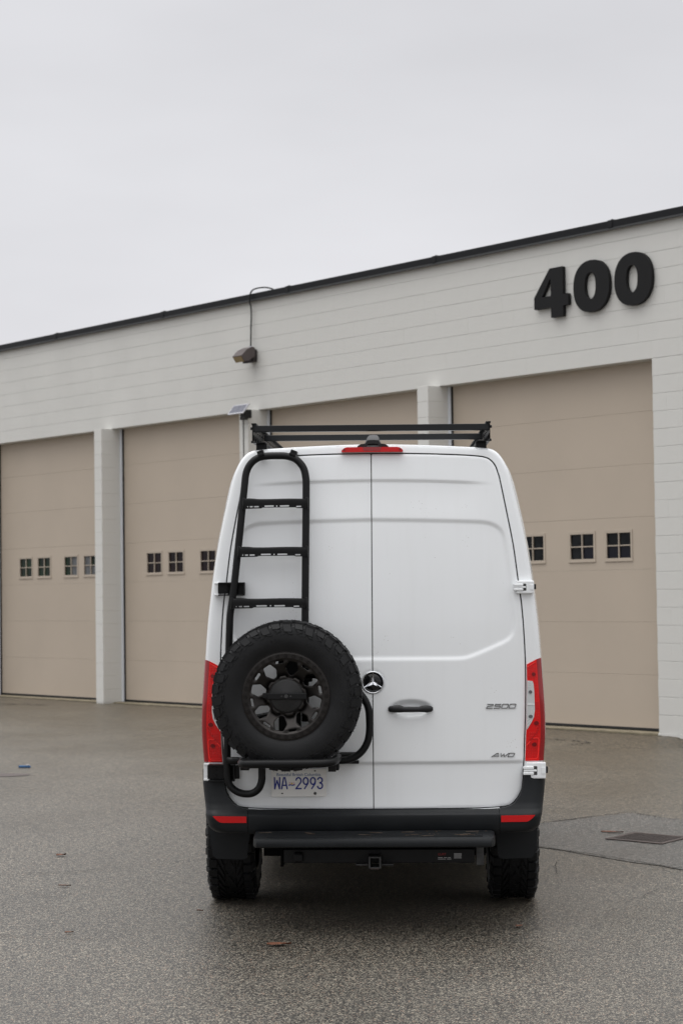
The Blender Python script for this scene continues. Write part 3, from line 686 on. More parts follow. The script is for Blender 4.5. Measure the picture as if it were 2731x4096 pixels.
# emblem: ring, black disc and three pointed star
em = empty('emblem', parent=van); em['label'] = 'round chrome emblem with three pointed star where the doors meet'
em.location = (.001, float(yp(0, 1.359))+.002, 1.359)
MB().lathe([(.0001, -.006), (.02, -.006), (.052, -.004), (.055, .006)], 48).obj('emblem_disc', 'gloss', em, smooth=True)
MB().lathe([(.0545, -.004), (.0555, -.0095), (.0585, -.0115), (.0615, -.0095), (.0625, -.002), (.062, .006)], 48).obj('emblem_ring', 'chrome', em, smooth=True)
st = MB()
for k in range(3):
    a = math.pi/2+k*2*math.pi/3; d = (math.cos(a), math.sin(a)); n2 = (-d[1], d[0])
    def pt(l, w_, y): return (d[0]*l+n2[0]*w_, y, d[1]*l+n2[1]*w_)
    V = [pt(0, 0, -.018), pt(.056, 0, -.008), pt(.0085, .0095, -.0065), pt(.0085, -.0095, -.0065), pt(.056, .0012, -.0065), pt(.056, -.0012, -.0065)]
    st.add(V, [(0, 2, 4, 1), (0, 1, 5, 3), (0, 3, 2), (1, 4, 5)])
st.obj('emblem_star', 'chrome', em)
# hinges (right side, white)
def hinge(zc, x0, x1, hh, slot):
    h = empty('hinge', parent=van); y0 = float(yp(.86, zc))-.030
    w_ = x1-x0; sx = x0+w_*.46
    q = MB(); q.box(x0+w_*.13, x1-.002, y0-.003, y0+.05, zc-hh, zc+hh, bev=.006)
    q.obj('hinge_leaf', 'white', h)
    q = MB()
    for s_ in (-1, 1): q.box(x0, sx, y0-.010, y0+.02, zc+s_*hh*.34-hh*.19, zc+s_*hh*.34+hh*.19, bev=.004)
    q.box(x0+.002, sx+w_*.13, y0-.008, y0+.02, zc-hh*.13, zc+hh*.13, bev=.003); q.obj('hinge_arm', 'white', h)
    MB().box(sx-.004, sx+w_*.15, y0-.005, y0+.0035, zc-hh*.55, zc+hh*.55, bev=.003).obj('hinge_pocket_shade', 'steel', h)  # raised dark plate stands in for the shade of a recessed pocket
    MB().box(x1-.002, x1+.010, y0+.012, y0+.04, zc-hh*.35, zc+hh*.45, bev=.002).obj('check_strap', 'blackplastic', h)
    q = MB(); q.box(x1-w_*.22, x1-.004, y0-.0065, y0-.003, zc-hh*.42, zc+hh*.42, bev=.002); q.obj('hinge_cover', 'white', h)
hinge(1.880, .783, .898, .036, 0); hinge(.868, .826, .953, .045, 0)
# left side: remaining white hinge leaf and black ladder brackets
def lbracket(z0, z1, xw0, xw1, xb0, xb1):
    y0 = float(yp(.86, z0))-.03; h = empty('ladder_bracket', parent=van)
    q = MB(); q.box(xw0, xw0+.028, y0, y0+.05, z0, z1, bev=.005); q.box(xw0, xw1, y0-.004, y0+.05, z1-.016, z1, bev=.005); q.box(xw0, xw1, y0-.004, y0+.05, z0, z0+.014, bev=.005); q.obj('hinge_leaf', 'white', h)
    q = MB(); q.box(xw0+.022, -.74, y0-.012, y0-.006, z0+.012, z1-.010, bev=.001); q.box(xw1-.005, xb1, y0-.055, y0-.006, z1-.010, z1-.003, bev=.002); q.box(xw1-.005, xb1, y0-.055, y0-.006, z0+.002, z0+.008, bev=.002)
    q.box(-.80, xb1, y0-.012, y0+.01, z0+.008, z1-.010); q.box(xb1-.006, xb1, y0-.055, y0-.012, z0+.008, z1-.010, bev=.001); q.obj('bracket_plate', 'powder', h)
    for zz in (.32, .68):
        MB().tube([(xw0+.062, y0-.022, z0+(z1-z0)*zz), (xw0+.062, y0-.011, z0+(z1-z0)*zz)], .0095, 6).obj('bolt', 'powder', h)
lbracket(1.843, 1.921, -.876, -.845, 0, -.703); lbracket(.818, .916, -.940, -.905, 0, -.765)
# tail lights
def xo(z): return np.interp(-np.asarray(z, float), -sil[:, 1], sil[:, 0])
silz = sil[(sil[:, 1] < 2.6) & (sil[:, 0] > .9)]
def sx_out(z): return float(np.interp(z, silz[::-1, 1], silz[::-1, 0]))
gz_ = gap[(gap[:, 1] < 2.5) & (gap[:, 1] > .7) & (gap[:, 0] > .7)]
def gx_in(z): return float(np.interp(z, gz_[::-1, 1], gz_[::-1, 0]))
def tl_pt(sg, z, t, off=0):
    """t 0..1 across the rear face, 1..2 round the corner and along the flank"""
    xi = gx_in(z)+.007; xe = sx_out(z)+.004+.006*math.exp(-((z-1.12)/.16)**2); bul = .010*math.exp(-((z-1.15)/.25)**2)
    y0 = float(yp(.88, z))-.006-bul; rc = .030
    if t <= 1:
        a = t*(xe-xi-rc)+xi; p_ = (a, y0+.006*t*t); nrm = (0, -1)
    elif t <= 1.5:
        th = (t-1)/.5*math.pi/2; p_ = (xe-rc+rc*math.sin(th), y0+.006+rc*1.25*(1-math.cos(th))); nrm = (math.sin(th), -math.cos(th))
    else: p_ = (xe+.003*(t-1.5)*2, y0+.006+rc*1.25+(t-1.5)*2*.16); nrm = (1, 0)
    return (sg*(p_[0]+nrm[0]*off), p_[1]+nrm[1]*off, z)
def tl_patch(sg, rows, ts, off, thick, name, mt, parent):
    """rows: list of (z0 at t) functions; build sheet between zlo(t) and zhi(t)"""
    zlo, zhi = rows; V = []; F = []; nz = 18; k = len(ts)
    for o_ in (off, off-thick):
        for i in range(nz+1):
            for t in ts:
                z = zlo(t)+(zhi(t)-zlo(t))*i/nz; V.append(tl_pt(sg, z, t, o_))
    w_ = k
    for L_ in (0, 1):
        for i in range(nz):
            for j in range(k-1): a = L_*(nz+1)*w_+i*w_+j; F.append((a, a+1, a+1+w_, a+w_))
    B = (nz+1)*w_
    for i in range(nz):
        for j in (0, k-1): a = i*w_+j; F.append((a, a+w_, a+w_+B, a+B))
    for j in range(k-1):
        for i in (0, nz): a = i*w_+j; F.append((a, a+1, a+1+B, a+B))
    return mk(name, V, F, mt, parent, angle=40)
def flatpoly(sg, poly, off, name, mt, parent, th=.002):
    """polygon given as (t, z) following the lens surface"""
    V = [tl_pt(sg, z, t, off) for t, z in poly]+[tl_pt(sg, z, t, off-th) for t, z in poly]; n = len(poly)
    return mk(name, V, [tuple(range(n)), tuple(range(2*n-1, n-1, -1))]+[(i, (i+1) % n, n+(i+1) % n, n+i) for i in range(n)], mt, parent)
def band(sg, line, w_, off, name, mt, parent):
    V = []; F = []
    for i, (t, z) in enumerate(line):
        a = line[max(i-1, 0)]; b_ = line[min(i+1, len(line)-1)]; dt, dz = (b_[0]-a[0])*.07, b_[1]-a[1]; L_ = math.hypot(dt, dz) or 1
        nt_, nz_ = -dz/L_*w_/.07/2, dt/L_*w_/2
        V += [tl_pt(sg, z+nz_, t+nt_, off), tl_pt(sg, z-nz_, t-nt_, off), tl_pt(sg, z+nz_, t+nt_, off-.003), tl_pt(sg, z-nz_, t-nt_, off-.003)]
    for i in range(len(line)-1):
        a = 4*i; F += [(a, a+1, a+5, a+4), (a, a+4, a+6, a+2), (a+1, a+3, a+7, a+5)]
    return mk(name, V, F, mt, parent)
def taillight(sg):
    tl = empty('tail_light', parent=van); tl['label'] = 'right tail light, fully visible' if sg > 0 else 'left tail light, half behind the spare tyre'
    zt = lambda t: 1.452+.028*min(t, 1.2); zl = lambda t: .919
    tl_patch(sg, (zl, zt), [0, .2, .4, .6, .8, 1.0], 0, .03, 'rear_lens', 'red', tl)
    tl_patch(sg, (zl, zt), [1.0, 1.1, 1.2, 1.3, 1.4, 1.5, 1.75, 2.0], 0, .03, 'side_lens', 'redside', tl)
    # ribbed chambers: fine grid of square prisms on the lens
    q = MB()
    for zz in np.arange(.935, 1.44, .0085):
        for tt in np.arange(.06, .93, .125):
            if 1.075 < zz < 1.375 and tt < .66+0*zz: continue
            if 1.03 < zz < 1.09 and tt < (zz-1.03)/.06*.0+.1: continue
            if abs((zz-1.0)-(tt-.3)*.14) < .010: continue
            V = [tl_pt(sg, zz+dz, tt+dt, .0012) for dz, dt in ((0, 0), (0, .105), (.0068, .105), (.0068, 0))]+[tl_pt(sg, zz+.0034, tt+.05, .0022)]
            q.add(V, [(0, 1, 4), (1, 2, 4), (2, 3, 4), (3, 0, 4)])
    q.obj('lens_ribs', 'red', tl)
    # clear reversing and turn chamber
    cp = [(.02, 1.090), (.30, 1.125), (.52, 1.160), (.60, 1.20), (.61, 1.30), (.58, 1.345), (.50, 1.360), (.02, 1.363)]
    flatpoly(sg, cp, .0032, 'clear_lens', 'clear', tl, .004)
    band(sg, [(.03, 1.232), (.58, 1.232)], .006, .0052, 'divider', 'clearline', tl)
    for i_, f_ in enumerate((.92, .80, .68)):
        band(sg, [(.03, 1.09+.018*(i_+1)*1.0), (.30*f_+.0, 1.128+.014*i_), (.50*f_, 1.165+.012*i_), (.57*f_, 1.20+.008*i_)], .0016, .0046, 'lens_ridge', 'clearline', tl)
        band(sg, [(.03, 1.355-.011*i_), (.42*f_, 1.352-.011*i_), (.54*f_, 1.335-.010*i_), (.575*f_, 1.30-.01*i_)], .0016, .0046, 'lens_ridge', 'clearline', tl)
    for (t, z, r_, mt_) in ((.62, 1.398, .0105, 'reddark'), (.70, 1.128, .0105, 'reddark'), (.60, 1.010, .0105, 'reddark'), (.28, 1.300, .0095, 'cleardark'), (.28, 1.165, .0095, 'cleardark')):
        flatpoly(sg, [(t+r_/.062*math.cos(a), z+r_*math.sin(a)) for a in np.linspace(0, 2*math.pi, 15)[:-1]], .0058, 'bulb', mt_, tl, .005)
    band(sg, [(.04, 1.012), (.35, 1.040), (.75, 1.078), (.92, 1.115)], .005, .0042, 'lens_edge', 'redmid', tl)
    band(sg, [(.04, 1.005), (.30, 1.028)], .006, .0050, 'lens_edge', 'redbright', tl)  # bright bands are highlights painted on the chamber edges
    band(sg, [(.50, 1.045), (.84, 1.045), (.90, 1.035), (.91, .96), (.88, .938), (.78, .931), (.04, .929)], .0048, .0046, 'lens_edge', 'redbright', tl)
    band(sg, [(.05, 1.438), (.9, 1.466)], .004, .0042, 'lens_edge', 'redbright', tl)
    flatpoly(sg, [(.66, 1.205), (.93, 1.205), (.93, 1.245), (.66, 1.245)], .0030, 'lens_edge', 'redmid', tl)
taillight(1); taillight(-1)
# high brake light
yb = float(yp(.1, 2.655))
bl_ = empty('brake_light', parent=van)
bp_ = [(-.165, 2.641), (-.160, 2.6385), (.172, 2.6385), (.178, 2.641), (.176, 2.650), (.160, 2.663), (.145, 2.666), (-.132, 2.666), (-.146, 2.663), (-.163, 2.650)]
MB().prism(bp_, yb-.034, yb+.03).obj('lens', 'brake', bl_)
MB().prism([(-.040, 2.646), (.050, 2.646), (.058, 2.6665), (-.048, 2.6665)], yb-.0352, yb+.01).obj('inner_lens', 'redside', bl_)
for s_ in (-.149, .162): MB().tube([(s_, yb-.037, 2.652), (s_, yb-.03, 2.652)], .0045, 8).obj('screw', 'rubber', bl_)
# rear camera and antenna housing on the roof
cm = empty('camera_housing', parent=van)
q = MB(); V = []; cx = .010
secs = [(yb-.02, .050, .030, 2.668, 2.706), (yb+.03, .050, .031, 2.672, 2.716), (yb+.12, .044, .028, 2.680, 2.736), (yb+.22, .034, .022, 2.682, 2.748), (yb+.30, .026, .014, 2.682, 2.740), (yb+.36, .012, .006, 2.682, 2.700)]
for (y, wb, wt, z0, z1) in secs:
    V += [(cx-wb, y, z0), (cx-wb*.93, y, z0+(z1-z0)*.35), (cx-wt-.006, y, z1-.010), (cx-wt, y, z1-.002), (cx, y, z1), (cx+wt, y, z1-.002), (cx+wt+.006, y, z1-.010), (cx+wb*.93, y, z0+(z1-z0)*.35), (cx+wb, y, z0)]
k = 9; F = []
for i in range(len(secs)-1):
    for j in range(k): F.append((i*k+j, i*k+(j+1) % k, (i+1)*k+(j+1) % k, (i+1)*k+j))
F.append(tuple(range((len(secs)-1)*k, len(secs)*k)))
# near face with an arch opening
V0 = [(cx-.036, yb-.02, 2.668), (cx-.032, yb-.02, 2.679), (cx-.027, yb-.02, 2.6835), (cx-.010, yb-.02, 2.684), (cx, yb-.02, 2.684), (cx+.010, yb-.02, 2.684), (cx+.027, yb-.02, 2.6835), (cx+.032, yb-.02, 2.679), (cx+.036, yb-.02, 2.668)]
b0 = len(V); V += V0
for j in range(k-1): F.append((j, j+1, b0+j+1, b0+j))
mk('shell', V, F, 'blackplastic', cm, angle=35)
q = MB()
for s_ in (-1, 1): q.prism([(cx+s_*.040, 2.669), (cx+s_*.087, 2.669), (cx+s_*.084, 2.675), (cx+s_*.068, 2.684), (cx+s_*.044, 2.687)], yb-.005, yb+.15)
q.obj('wing_base', 'blackplastic', cm)
MB().tube([(cx, yb-.024, 2.692), (cx, yb-.018, 2.692)], .005, 10).obj('camera_lens', 'gloss', cm)

# bumper
def bprof(z):   # rearmost y of the lower bumper at height z
    return np.interp(z, [.530, .540, .56, .62, .637, .648, .655, .664], [-.045, -.062, -.074, -.082, -.080, -.062, -.045, -.010])
zsb = [.528, .532, .540, .56, .59, .62, .632, .637, .643, .648, .655, .6555]
V = []; F = []; xsb = np.linspace(-.690, .690, 24)
for z in zsb:
    for x in xsb: V.append((x, float(bprof(z))+.010*(abs(x)/.69)**2, z if z < .65 else float(np.interp(abs(x), [0, .27, .536, .60, .66, .69], [.657, .658, .660, .6618, .6638, .6655]))+.0006-(.6555-z)*6))
k = len(xsb)
for i in range(len(zsb)-1):
    for j in range(k-1): F.append((i*k+j, i*k+j+1, (i+1)*k+j+1, (i+1)*k+j))
b0 = len(V)
for x in xsb: V.append((x, .10, .528))
for x in xsb: V.append((x, .03, .6555))
for j in range(k-1): F.append((j, j+1, b0+j+1, b0+j)); F.append(((len(zsb)-1)*k+j, (len(zsb)-1)*k+j+1, b0+k+j+1, b0+k+j))
bum = empty('rear_bumper', parent=van)
mk('centre_section', V, F, 'bump', bum, smooth=True)
czs = [.535, .540, .552, .57, .59, .61, .63, .640, .650, .660, .664, .668, .673, .68, .69, .70, .715, .73, .76, .80, .84, .870, .876]
cxi = lambda z: .6925 if z < .663 else float(np.interp(z, [.663, .668, .678, .690, .734, .784, .91], [.6925, .722, .752, .774, .8085, .826, .8345]))
cxo = lambda z: float(np.interp(z, [.535, .553, .567, .641, .743, .80, .876], [.880, .903, .915, .931, .946, .951, .952]))
cyf = lambda z: float(np.interp(z, [.535, .542, .56, .61, .632, .645, .66, .69, .74, .80, .876], [-.050, -.066, -.073, -.078, -.078, -.066, -.050, -.034, -.022, -.014, -.012]))
def corner_pt(sg, z, t, off=0):
    xi, xe = cxi(z), cxo(z); rc = min(.075, (xe-xi)*.55); y0 = cyf(z)+.010
    if t <= 1: p_ = (xi+(xe-rc-xi)*t, y0+.004*t*t); n_ = (0, -1)
    elif t <= 2: th = (t-1)*math.pi/2; p_ = (xe-rc+rc*math.sin(th), y0+.004+rc*1.15*(1-math.cos(th))); n_ = (math.sin(th), -math.cos(th))
    else: p_ = (xe, y0+.004+rc*1.15+(t-2)*.40); n_ = (1, 0)
    return (sg*(p_[0]+n_[0]*off), p_[1]+n_[1]*off, z)
for sg in (-1, 1):
    ts = [0, .03, .25, .5, .75, 1]+[1+i/8 for i in range(1, 9)]+[2.25, 2.5, 2.75, 3]; V = []; F = []
    for z in czs:
        V.append((sg*cxi(z), .04, z))
        for t in ts: V.append(corner_pt(sg, z, t))
    k = len(ts)+1
    for i in range(len(czs)-1):
        for j in range(k-1): F.append((i*k+j, i*k+j+1, (i+1)*k+j+1, (i+1)*k+j))
    # top lid and underside
    for i in (0, len(czs)-1):
        cidx = len(V); V.append((sg*.80, .35, czs[i]))
        for j in range(k-1): F.append((i*k+j, i*k+j+1, cidx))
    mk('corner_section', V, F, 'bump', bum, angle=38)
    # reflector
    def rz(s_): return .5943+.001*s_, .6300+.0015*s_
    V = []; F = []; n_ = 14
    for i in range(n_+1):
        x = .699+(.883-.699)*i/n_; z0, z1 = rz(i/n_)
        if i/n_ > .75: z0 += .034*((i/n_-.75)/.25)**1.6
        for z in (z0, z1):
            xi, xe = cxi(z), cxo(z); rc = .075; lim = xe-rc
            t = (x-xi)/(lim-xi) if x <= lim else 1+math.asin(min(1, (x-lim)/rc))/(math.pi/2)
            V.append(corner_pt(sg, z, t, .0045))
    for i in range(n_+1):
        for q2 in (0, 1): v_ = V[2*i+q2]; V.append((v_[0], v_[1]+.01, v_[2]))
    B = 2*(n_+1)
    for i in range(n_):
        a = 2*i; F += [(a, a+1, a+3, a+2), (a, a+2, B+a+2, B+a), (a+1, a+3, B+a+3, B+a+1)]
    F += [(0, 1, B+1, B), (2*n_, 2*n_+1, B+2*n_+1, B+2*n_)]
    mk('reflector', V, F, 'brake', bum)
# rear step
stp = empty('rear_step', parent=van)
q = MB()
prof = [(-.275, .486), (-.283, .492), (-.286, .505), (-.284, .524), (-.277, .533), (-.262, .538), (-.10, .548), (-.06, .549), (-.06, .50), (-.25, .482)]
xsn = [(-.652, .35), (-.650, .62), (-.643, .85), (-.630, .97), (-.60, 1.0), (-.3, 1.0), (0, 1), (.3, 1), (.605, 1.0), (.636, .97), (.650, .85), (.657, .62), (.660, .35)]
V = []; F = []; k = len(prof)
for x, s_ in xsn:
    for y, z in prof: V.append((x, -.12+(y+.12)*s_ if y < -.12 else y, .512+(z-.512)*(.6+.4*s_)))
for i in range(len(xsn)-1):
    for j in range(k): F.append((i*k+j, i*k+(j+1) % k, (i+1)*k+(j+1) % k, (i+1)*k+j))
F += [tuple(range(k)), tuple((len(xsn)-1)*k+j for j in range(k))]
mk('step_body', V, F, 'bump', stp, angle=32)
for i in range(5):
    y = -.245+i*.034; MB().box(-.58, .59, y, y+.018, .538+(y+.26)*.0625, .5425+(y+.26)*.0625, bev=.0015).obj('tread_strip', 'bump', stp)
# underside, axle, hitch
MB().box(-.66, .66, .12, 5.2, .47, .598).obj('underbody', 'under', van)
MB().box(-.62, -.52, .15, 5.0, .38, .47).obj('chassis_rail', 'under', van); MB().box(.52, .62, .15, 5.0, .38, .47).obj('chassis_rail', 'under', van)
MB().tube([(-.72, 1.02, .40), (.70, 1.02, .40)], .055, 12).obj('rear_axle', 'under', van)
MB().lathe([(.0, -.12), (.09, -.10), (.13, 0), (.09, .10), (0, .12)], 16, 'y', (.02, 1.02, .40)).obj('differential', 'under', van, smooth=True)
for s_ in (-1, 1): MB().box(s_*.85-.09, s_*.85+.09, .35, 1.7, .80, .82).obj('arch_liner', 'under', van)
MB().box(-.60, .55, 1.75, 2.9, .23, .47, bev=.04).obj('tank_light_block', 'under', van)  # unseen tank box, added low to block light under the van
MB().box(-.70, .70, 3.0, 4.1, .25, .47, bev=.03).obj('midbody_light_block', 'under', van)  # unseen box, added to stop light passing beneath the middle
MB().box(-.70, .70, 4.15, 5.85, .19, .47, bev=.03).obj('undertray_light_block', 'under', van)  # unseen tray, set low to block light entering from the front
MB().box(-.93, -.90, 1.6, 4.1, .29, .62, bev=.01).obj('sill_light_block', 'bump', van); MB().box(.90, .93, 1.6, 4.1, .29, .62, bev=.01).obj('sill_light_block', 'bump', van)  # unseen sills, lowered to block light from the sides
ht = empty('tow_hitch', parent=van)
MB().box(-.497, .553, -.03, .045, .366, .442, bev=.004).obj('hitch_beam', 'powder', ht)
q = MB(); q.box(-.028, -.018, -.145, -.03, .353, .418, bev=.002); q.box(.030, .040, -.145, -.03, .353, .418, bev=.002); q.box(-.018, .030, -.145, -.03, .409, .418, bev=.002); q.box(-.018, .030, -.145, -.03, .353, .361, bev=.002)
q.obj('receiver_tube', 'steel', ht)
q = MB(); q.box(-.098, -.0285, -.10, -.06, .362, .372, bev=.003); q.obj('chain_plate', 'steel', ht); MB().box(.0405, .108, -.10, -.06, .362, .372, bev=.003).obj('chain_plate', 'steel', ht)
MB().box(-.017, .029, -.148, -.135, .349, .3555, bev=.002).obj('rust_lip', 'rust', ht)
MB().box(.562, .604, -.02, .05, .350, .455, bev=.004).obj('end_bracket', 'steel', ht)
MB().box(-.515, -.4975, -.02, .05, .345, .445, bev=.004).obj('end_bracket', 'under', ht)
MB().box(-.44, -.39, -.075, -.03, .375, .43, bev=.012).obj('socket', 'powder', ht)
q = MB(); V, F = text_mesh('CURT', .017, .0003)
q.add([(v.x+.352, -.0305-v.z-.0006, v.y+.408) for v in V], F); q.obj('sticker_word', 'stickred', ht)
q = MB()
for (x0, x1, z) in [(.352, .378, .395), (.384, .402, .395), (.407, .422, .395), (.352, .395, .387), (.401, .425, .387), (.44, .482, .417), (.44, .482, .411), (.44, .482, .405), (.44, .480, .399), (.44, .482, .393)]:
    q.box(x0, x1, -.0312, -.0303, z-.0016, z+.0012)
q.obj('sticker_lines', 'sticker', ht)
# mud flaps
for sg, x0, x1 in ((-1, .730, .944), (1, .700, .925)):
    pl = [(x0-.045, .60), (x1+.006, .60), (x1+.003, .42), (x1-.010, .345), (x1-.030, .322), (x0+.03, .316), (x0+.006, .325), (x0-.004, .42)]
    MB().prism([(sg*a, z) for a, z in pl], .44, .452).obj('mud_flap', 'bump', van)
    MB().box(min(sg*(x0+.02), sg*(x1-.01)), max(sg*(x0+.02), sg*(x1-.01)), .30, .453, .53, .56, bev=.004).obj('flap_mount', 'bump', van)

# ---------------- wheels
def tyre_mesh(detail=True):
    q = MB()
    prof = [(.224, .095), (.222, -.100), (.228, -.112), (.240, -.116), (.252, -.122), (.275, -.131), (.305, -.1345), (.335, -.131), (.358, -.126), (.374, -.120), (.383, -.108), (.388, -.085), (.391, -.04), (.392, 0), (.391, .04), (.388, .085), (.383, .108), (.374, .12), (.335, .131), (.305, .1345), (.275, .131), (.240, .116), (.228, .11)]
    q.lathe(prof, 120, 'y', close=True)
    def blk(t0, t1, r0, r1, y0, y1, sk=0, tp=.12):
        V = []
        for r_, s_ in ((r0, 0), (r1, tp)):
            for (a, y) in ((t0, y0), (t1, y0), (t1, y1), (t0, y1)):
                am, ym = (t0+t1)/2, (y0+y1)/2; a2 = am+(a-am)*(1-s_)+sk*(y-ym); y2 = ym+(y-ym)*(1-s_*.5)
                V.append((r_*math.cos(a2), y2, r_*math.sin(a2)))
        q.add(V, [(0, 3, 2, 1), (4, 5, 6, 7), (0, 1, 5, 4), (1, 2, 6, 5), (2, 3, 7, 6), (3, 0, 4, 7)])
    def side(t0, t1, r0, r1, sg, h, sk=0):
        V = []
        for hh, s_ in ((-.004, 0), (h, .14)):
            for (a, r_) in ((t0, r0), (t1, r0), (t1, r1), (t0, r1)):
                am, rm = (t0+t1)/2, (r0+r1)/2; a2 = am+(a-am)*(1-s_)+sk*(r_-rm); r2 = rm+(r_-rm)*(1-s_)
                yb_ = np.interp(r2, [.275, .305, .335, .358, .374, .385, .400], [.131, .1345, .131, .126, .120, .112, .100]); V.append((r2*math.cos(a2), sg*(yb_+hh), r2*math.sin(a2)))
        q.add(V, [(0, 3, 2, 1), (4, 5, 6, 7), (0, 1, 5, 4), (1, 2, 6, 5), (2, 3, 7, 6), (3, 0, 4, 7)])
    Nn = 38; st_ = 2*math.pi/Nn
    for i in range(Nn):
        a = i*st_
        for sg in (-1, 1):
            o_ = 0 if sg < 0 else st_/2; ex_ = (i % 2)*.006
            blk(a+o_, a+o_+st_*.78, .380, .402, sg*.072, sg*(.114+ex_), 0, .08)
            side(a+o_, a+o_+st_*.78, .364-(i % 2)*.020, .3925, sg, .0095, .6); side(a+o_+st_*.1, a+o_+st_*.55, .346-(i % 2)*.014, .366, sg, .0055, 3)
            side(a+o_+st_*.10, a+o_+st_*.36, .338-(i % 2)*.006, .358-(i % 2)*.006, sg, .0035, 2.4 if i % 2 else -2.4)
            if i % 2: side(a+o_+st_*.50, a+o_+st_*.95, .330, .350, sg, .0028, -3.0)
            blk(a+o_+st_*.25, a+o_+st_*.85, .385, .4015, sg*.034, sg*.066, sg*6, .1)
        blk(a+st_*.1, a+st_*.75, .386, .4015, -.028, .028, 5*(1 if i % 2 else -1), .1)
    return q
tq = tyre_mesh()
tyre_data = shared_mesh('tyre', tq.V, tq.F, 'tyre')
# angle-based shading on shared mesh
bm = bmesh.new(); bm.from_mesh(tyre_data)
for f in bm.faces: f.smooth = True
for e in bm.edges:
    if len(e.link_faces) != 2 or e.calc_face_angle(0) > R(28): e.smooth = False
bm.to_mesh(tyre_data); bm.free()
def rim_face():
    Nw = 8; holes = []
    for k in range(Nw):
        a = R(100)-k*2*math.pi/Nw+R(23); ca, sa = math.cos(a), math.sin(a)
        hx = [(.112, -.007), (.116, -.013), (.143, -.031), (.151, -.033), (.185, -.024), (.189, -.017), (.189, .017), (.185, .024), (.151, .033), (.143, .031), (.116, .013), (.112, .007)]
        holes.append(np.array([(r_*ca-t_*sa, r_*sa+t_*ca) for r_, t_ in hx]))
        a2 = a+math.pi/Nw; ca, sa = math.cos(a2), math.sin(a2)
        sl_ = [(.1845+.0075*math.sin(p_) , (.014 if math.cos(p_) > 0 else -.014)+.0085*math.cos(p_)) for p_ in np.linspace(0, 2*math.pi, 17)[:-1]]
        holes.append(np.array([(r_*ca-t_*sa, r_*sa+t_*ca) for r_, t_ in sl_]))
    rr = np.linspace(.086, .2335, 38); tt = np.linspace(0, 2*math.pi, 281)[:-1]; T_, R_ = np.meshgrid(tt, rr)
    cen = [h.mean(0) for h in holes]
    def sd(a, b_):
        d = np.full(a.shape, -1.)
        for h, c_ in zip(holes, cen):
            near = np.hypot(a-c_[0], b_-c_[1]) < .075
            if near.any(): d[near] = np.maximum(d[near], -sdpoly(a[near], b_[near], h))
        return d
    def fn(a, b_):
        r_ = np.hypot(a, b_); y = .050*np.clip((.178-r_)/.075, 0, 1); y = y-.006*ss((r_-.198)/.004)*ss((.236-r_)/.004)
        d = -sd(a, b_); y = y+.004*ss(1-d/.006)
        th = np.arctan2(b_, a); return a, y, b_
    return sheet(R_*np.cos(T_), R_*np.sin(T_), sd, .0042, fn, wrap=True, flange=(0, .028, 0))
V, F = rim_face(); rimf = shared_mesh('rimface', V, F, 'rim')
for p_ in rimf.polygons: p_.use_smooth = True
rb = MB().lathe([(.2335, 0), (.2375, -.004), (.2385, .004), (.228, .014), (.222, .03), (.216, .08), (.214, .20), (.221, .225), (.232, .228)], 90); rimb = shared_mesh('rimbarrel', rb.V, rb.F, 'rim')
for p_ in rimb.polygons: p_.use_smooth = True
spw = empty('spare_wheel', parent=van); spw.location = (-.4545, -.290, 1.313); spw['label'] = 'spare wheel with knobbly tyre and dark gunmetal rim'
def add(name, me, parent, loc=(0, 0, 0), rot=(0, 0, 0)):
    o = bpy.data.objects.new(name, me); COL.objects.link(o); o.parent = parent; o.location = loc; o.rotation_euler = rot; return o
add('tyre', tyre_data, spw, (0, 0, 0)); add('rim_face', rimf, spw, (-.003, -.113, 0)); add('rim_barrel', rimb, spw, (-.003, -.113, 0))
bb = MB().lathe([(.0001, -.0035), (.0045, -.0035), (.0055, -.001), (.0075, -.001), (.0085, -.003), (.0095, 0)], 12); bbm = shared_mesh('beadbolt', bb.V, bb.F, 'rim')
for i in range(32):
    a = R(90)+i*2*math.pi/32; add('bead_bolt', bbm, spw, (-.003+.2165*math.cos(a), -.1192, .2165*math.sin(a)))
q = MB(); q.lathe([(.0001, -.104), (.03, -.1045), (.034, -.102), (.080, -.100), (.090, -.094), (.094, -.080), (.094, -.03)], 64, 'y', (-.002, 0, 0)); q.obj('hub_cap', 'gloss' if 0 else 'rubber', spw, smooth=True)
q = MB(); n_ = 8
V = []; F = []; tt = np.linspace(0, 2*math.pi, 161)[:-1]
for t in tt:
    s_ = math.cos((t-R(100)-R(23)+math.pi/8)*8); r_o = .101+.0065*max(-1, min(1, s_*3))
    for r_, y in ((.088, -.086), (.097, -.090), (r_o, -.088), (r_o+.003, -.080), (r_o+.003, -.07)): V.append((-.003+r_*math.cos(t), y, r_*math.sin(t)))
k = 5
for i in range(len(tt)):
    for j in range(k-1): F.append((i*k+j, ((i+1) % len(tt))*k+j, ((i+1) % len(tt))*k+j+1, i*k+j+1))
mk('hub_ring', V, F, 'rim', spw, smooth=True)
MB().box(-.118, .108, -.112, -.104, -.017, .017, bev=.004).obj('clamp_bar', 'powder', spw)
MB().box(-.128, -.104, -.118, -.100, -.010, .018, bev=.004).obj('lock_tab', 'powder', spw)
MB().tube([(-.002, -.122, 0), (-.002, -.108, 0)], .011, 6).obj('clamp_nut', 'steel', spw)
for s_ in (-.026, .022): MB().tube([(s_, -.116, 0), (s_, -.108, 0)], .0045, 8).obj('clamp_screw', 'steel', spw)
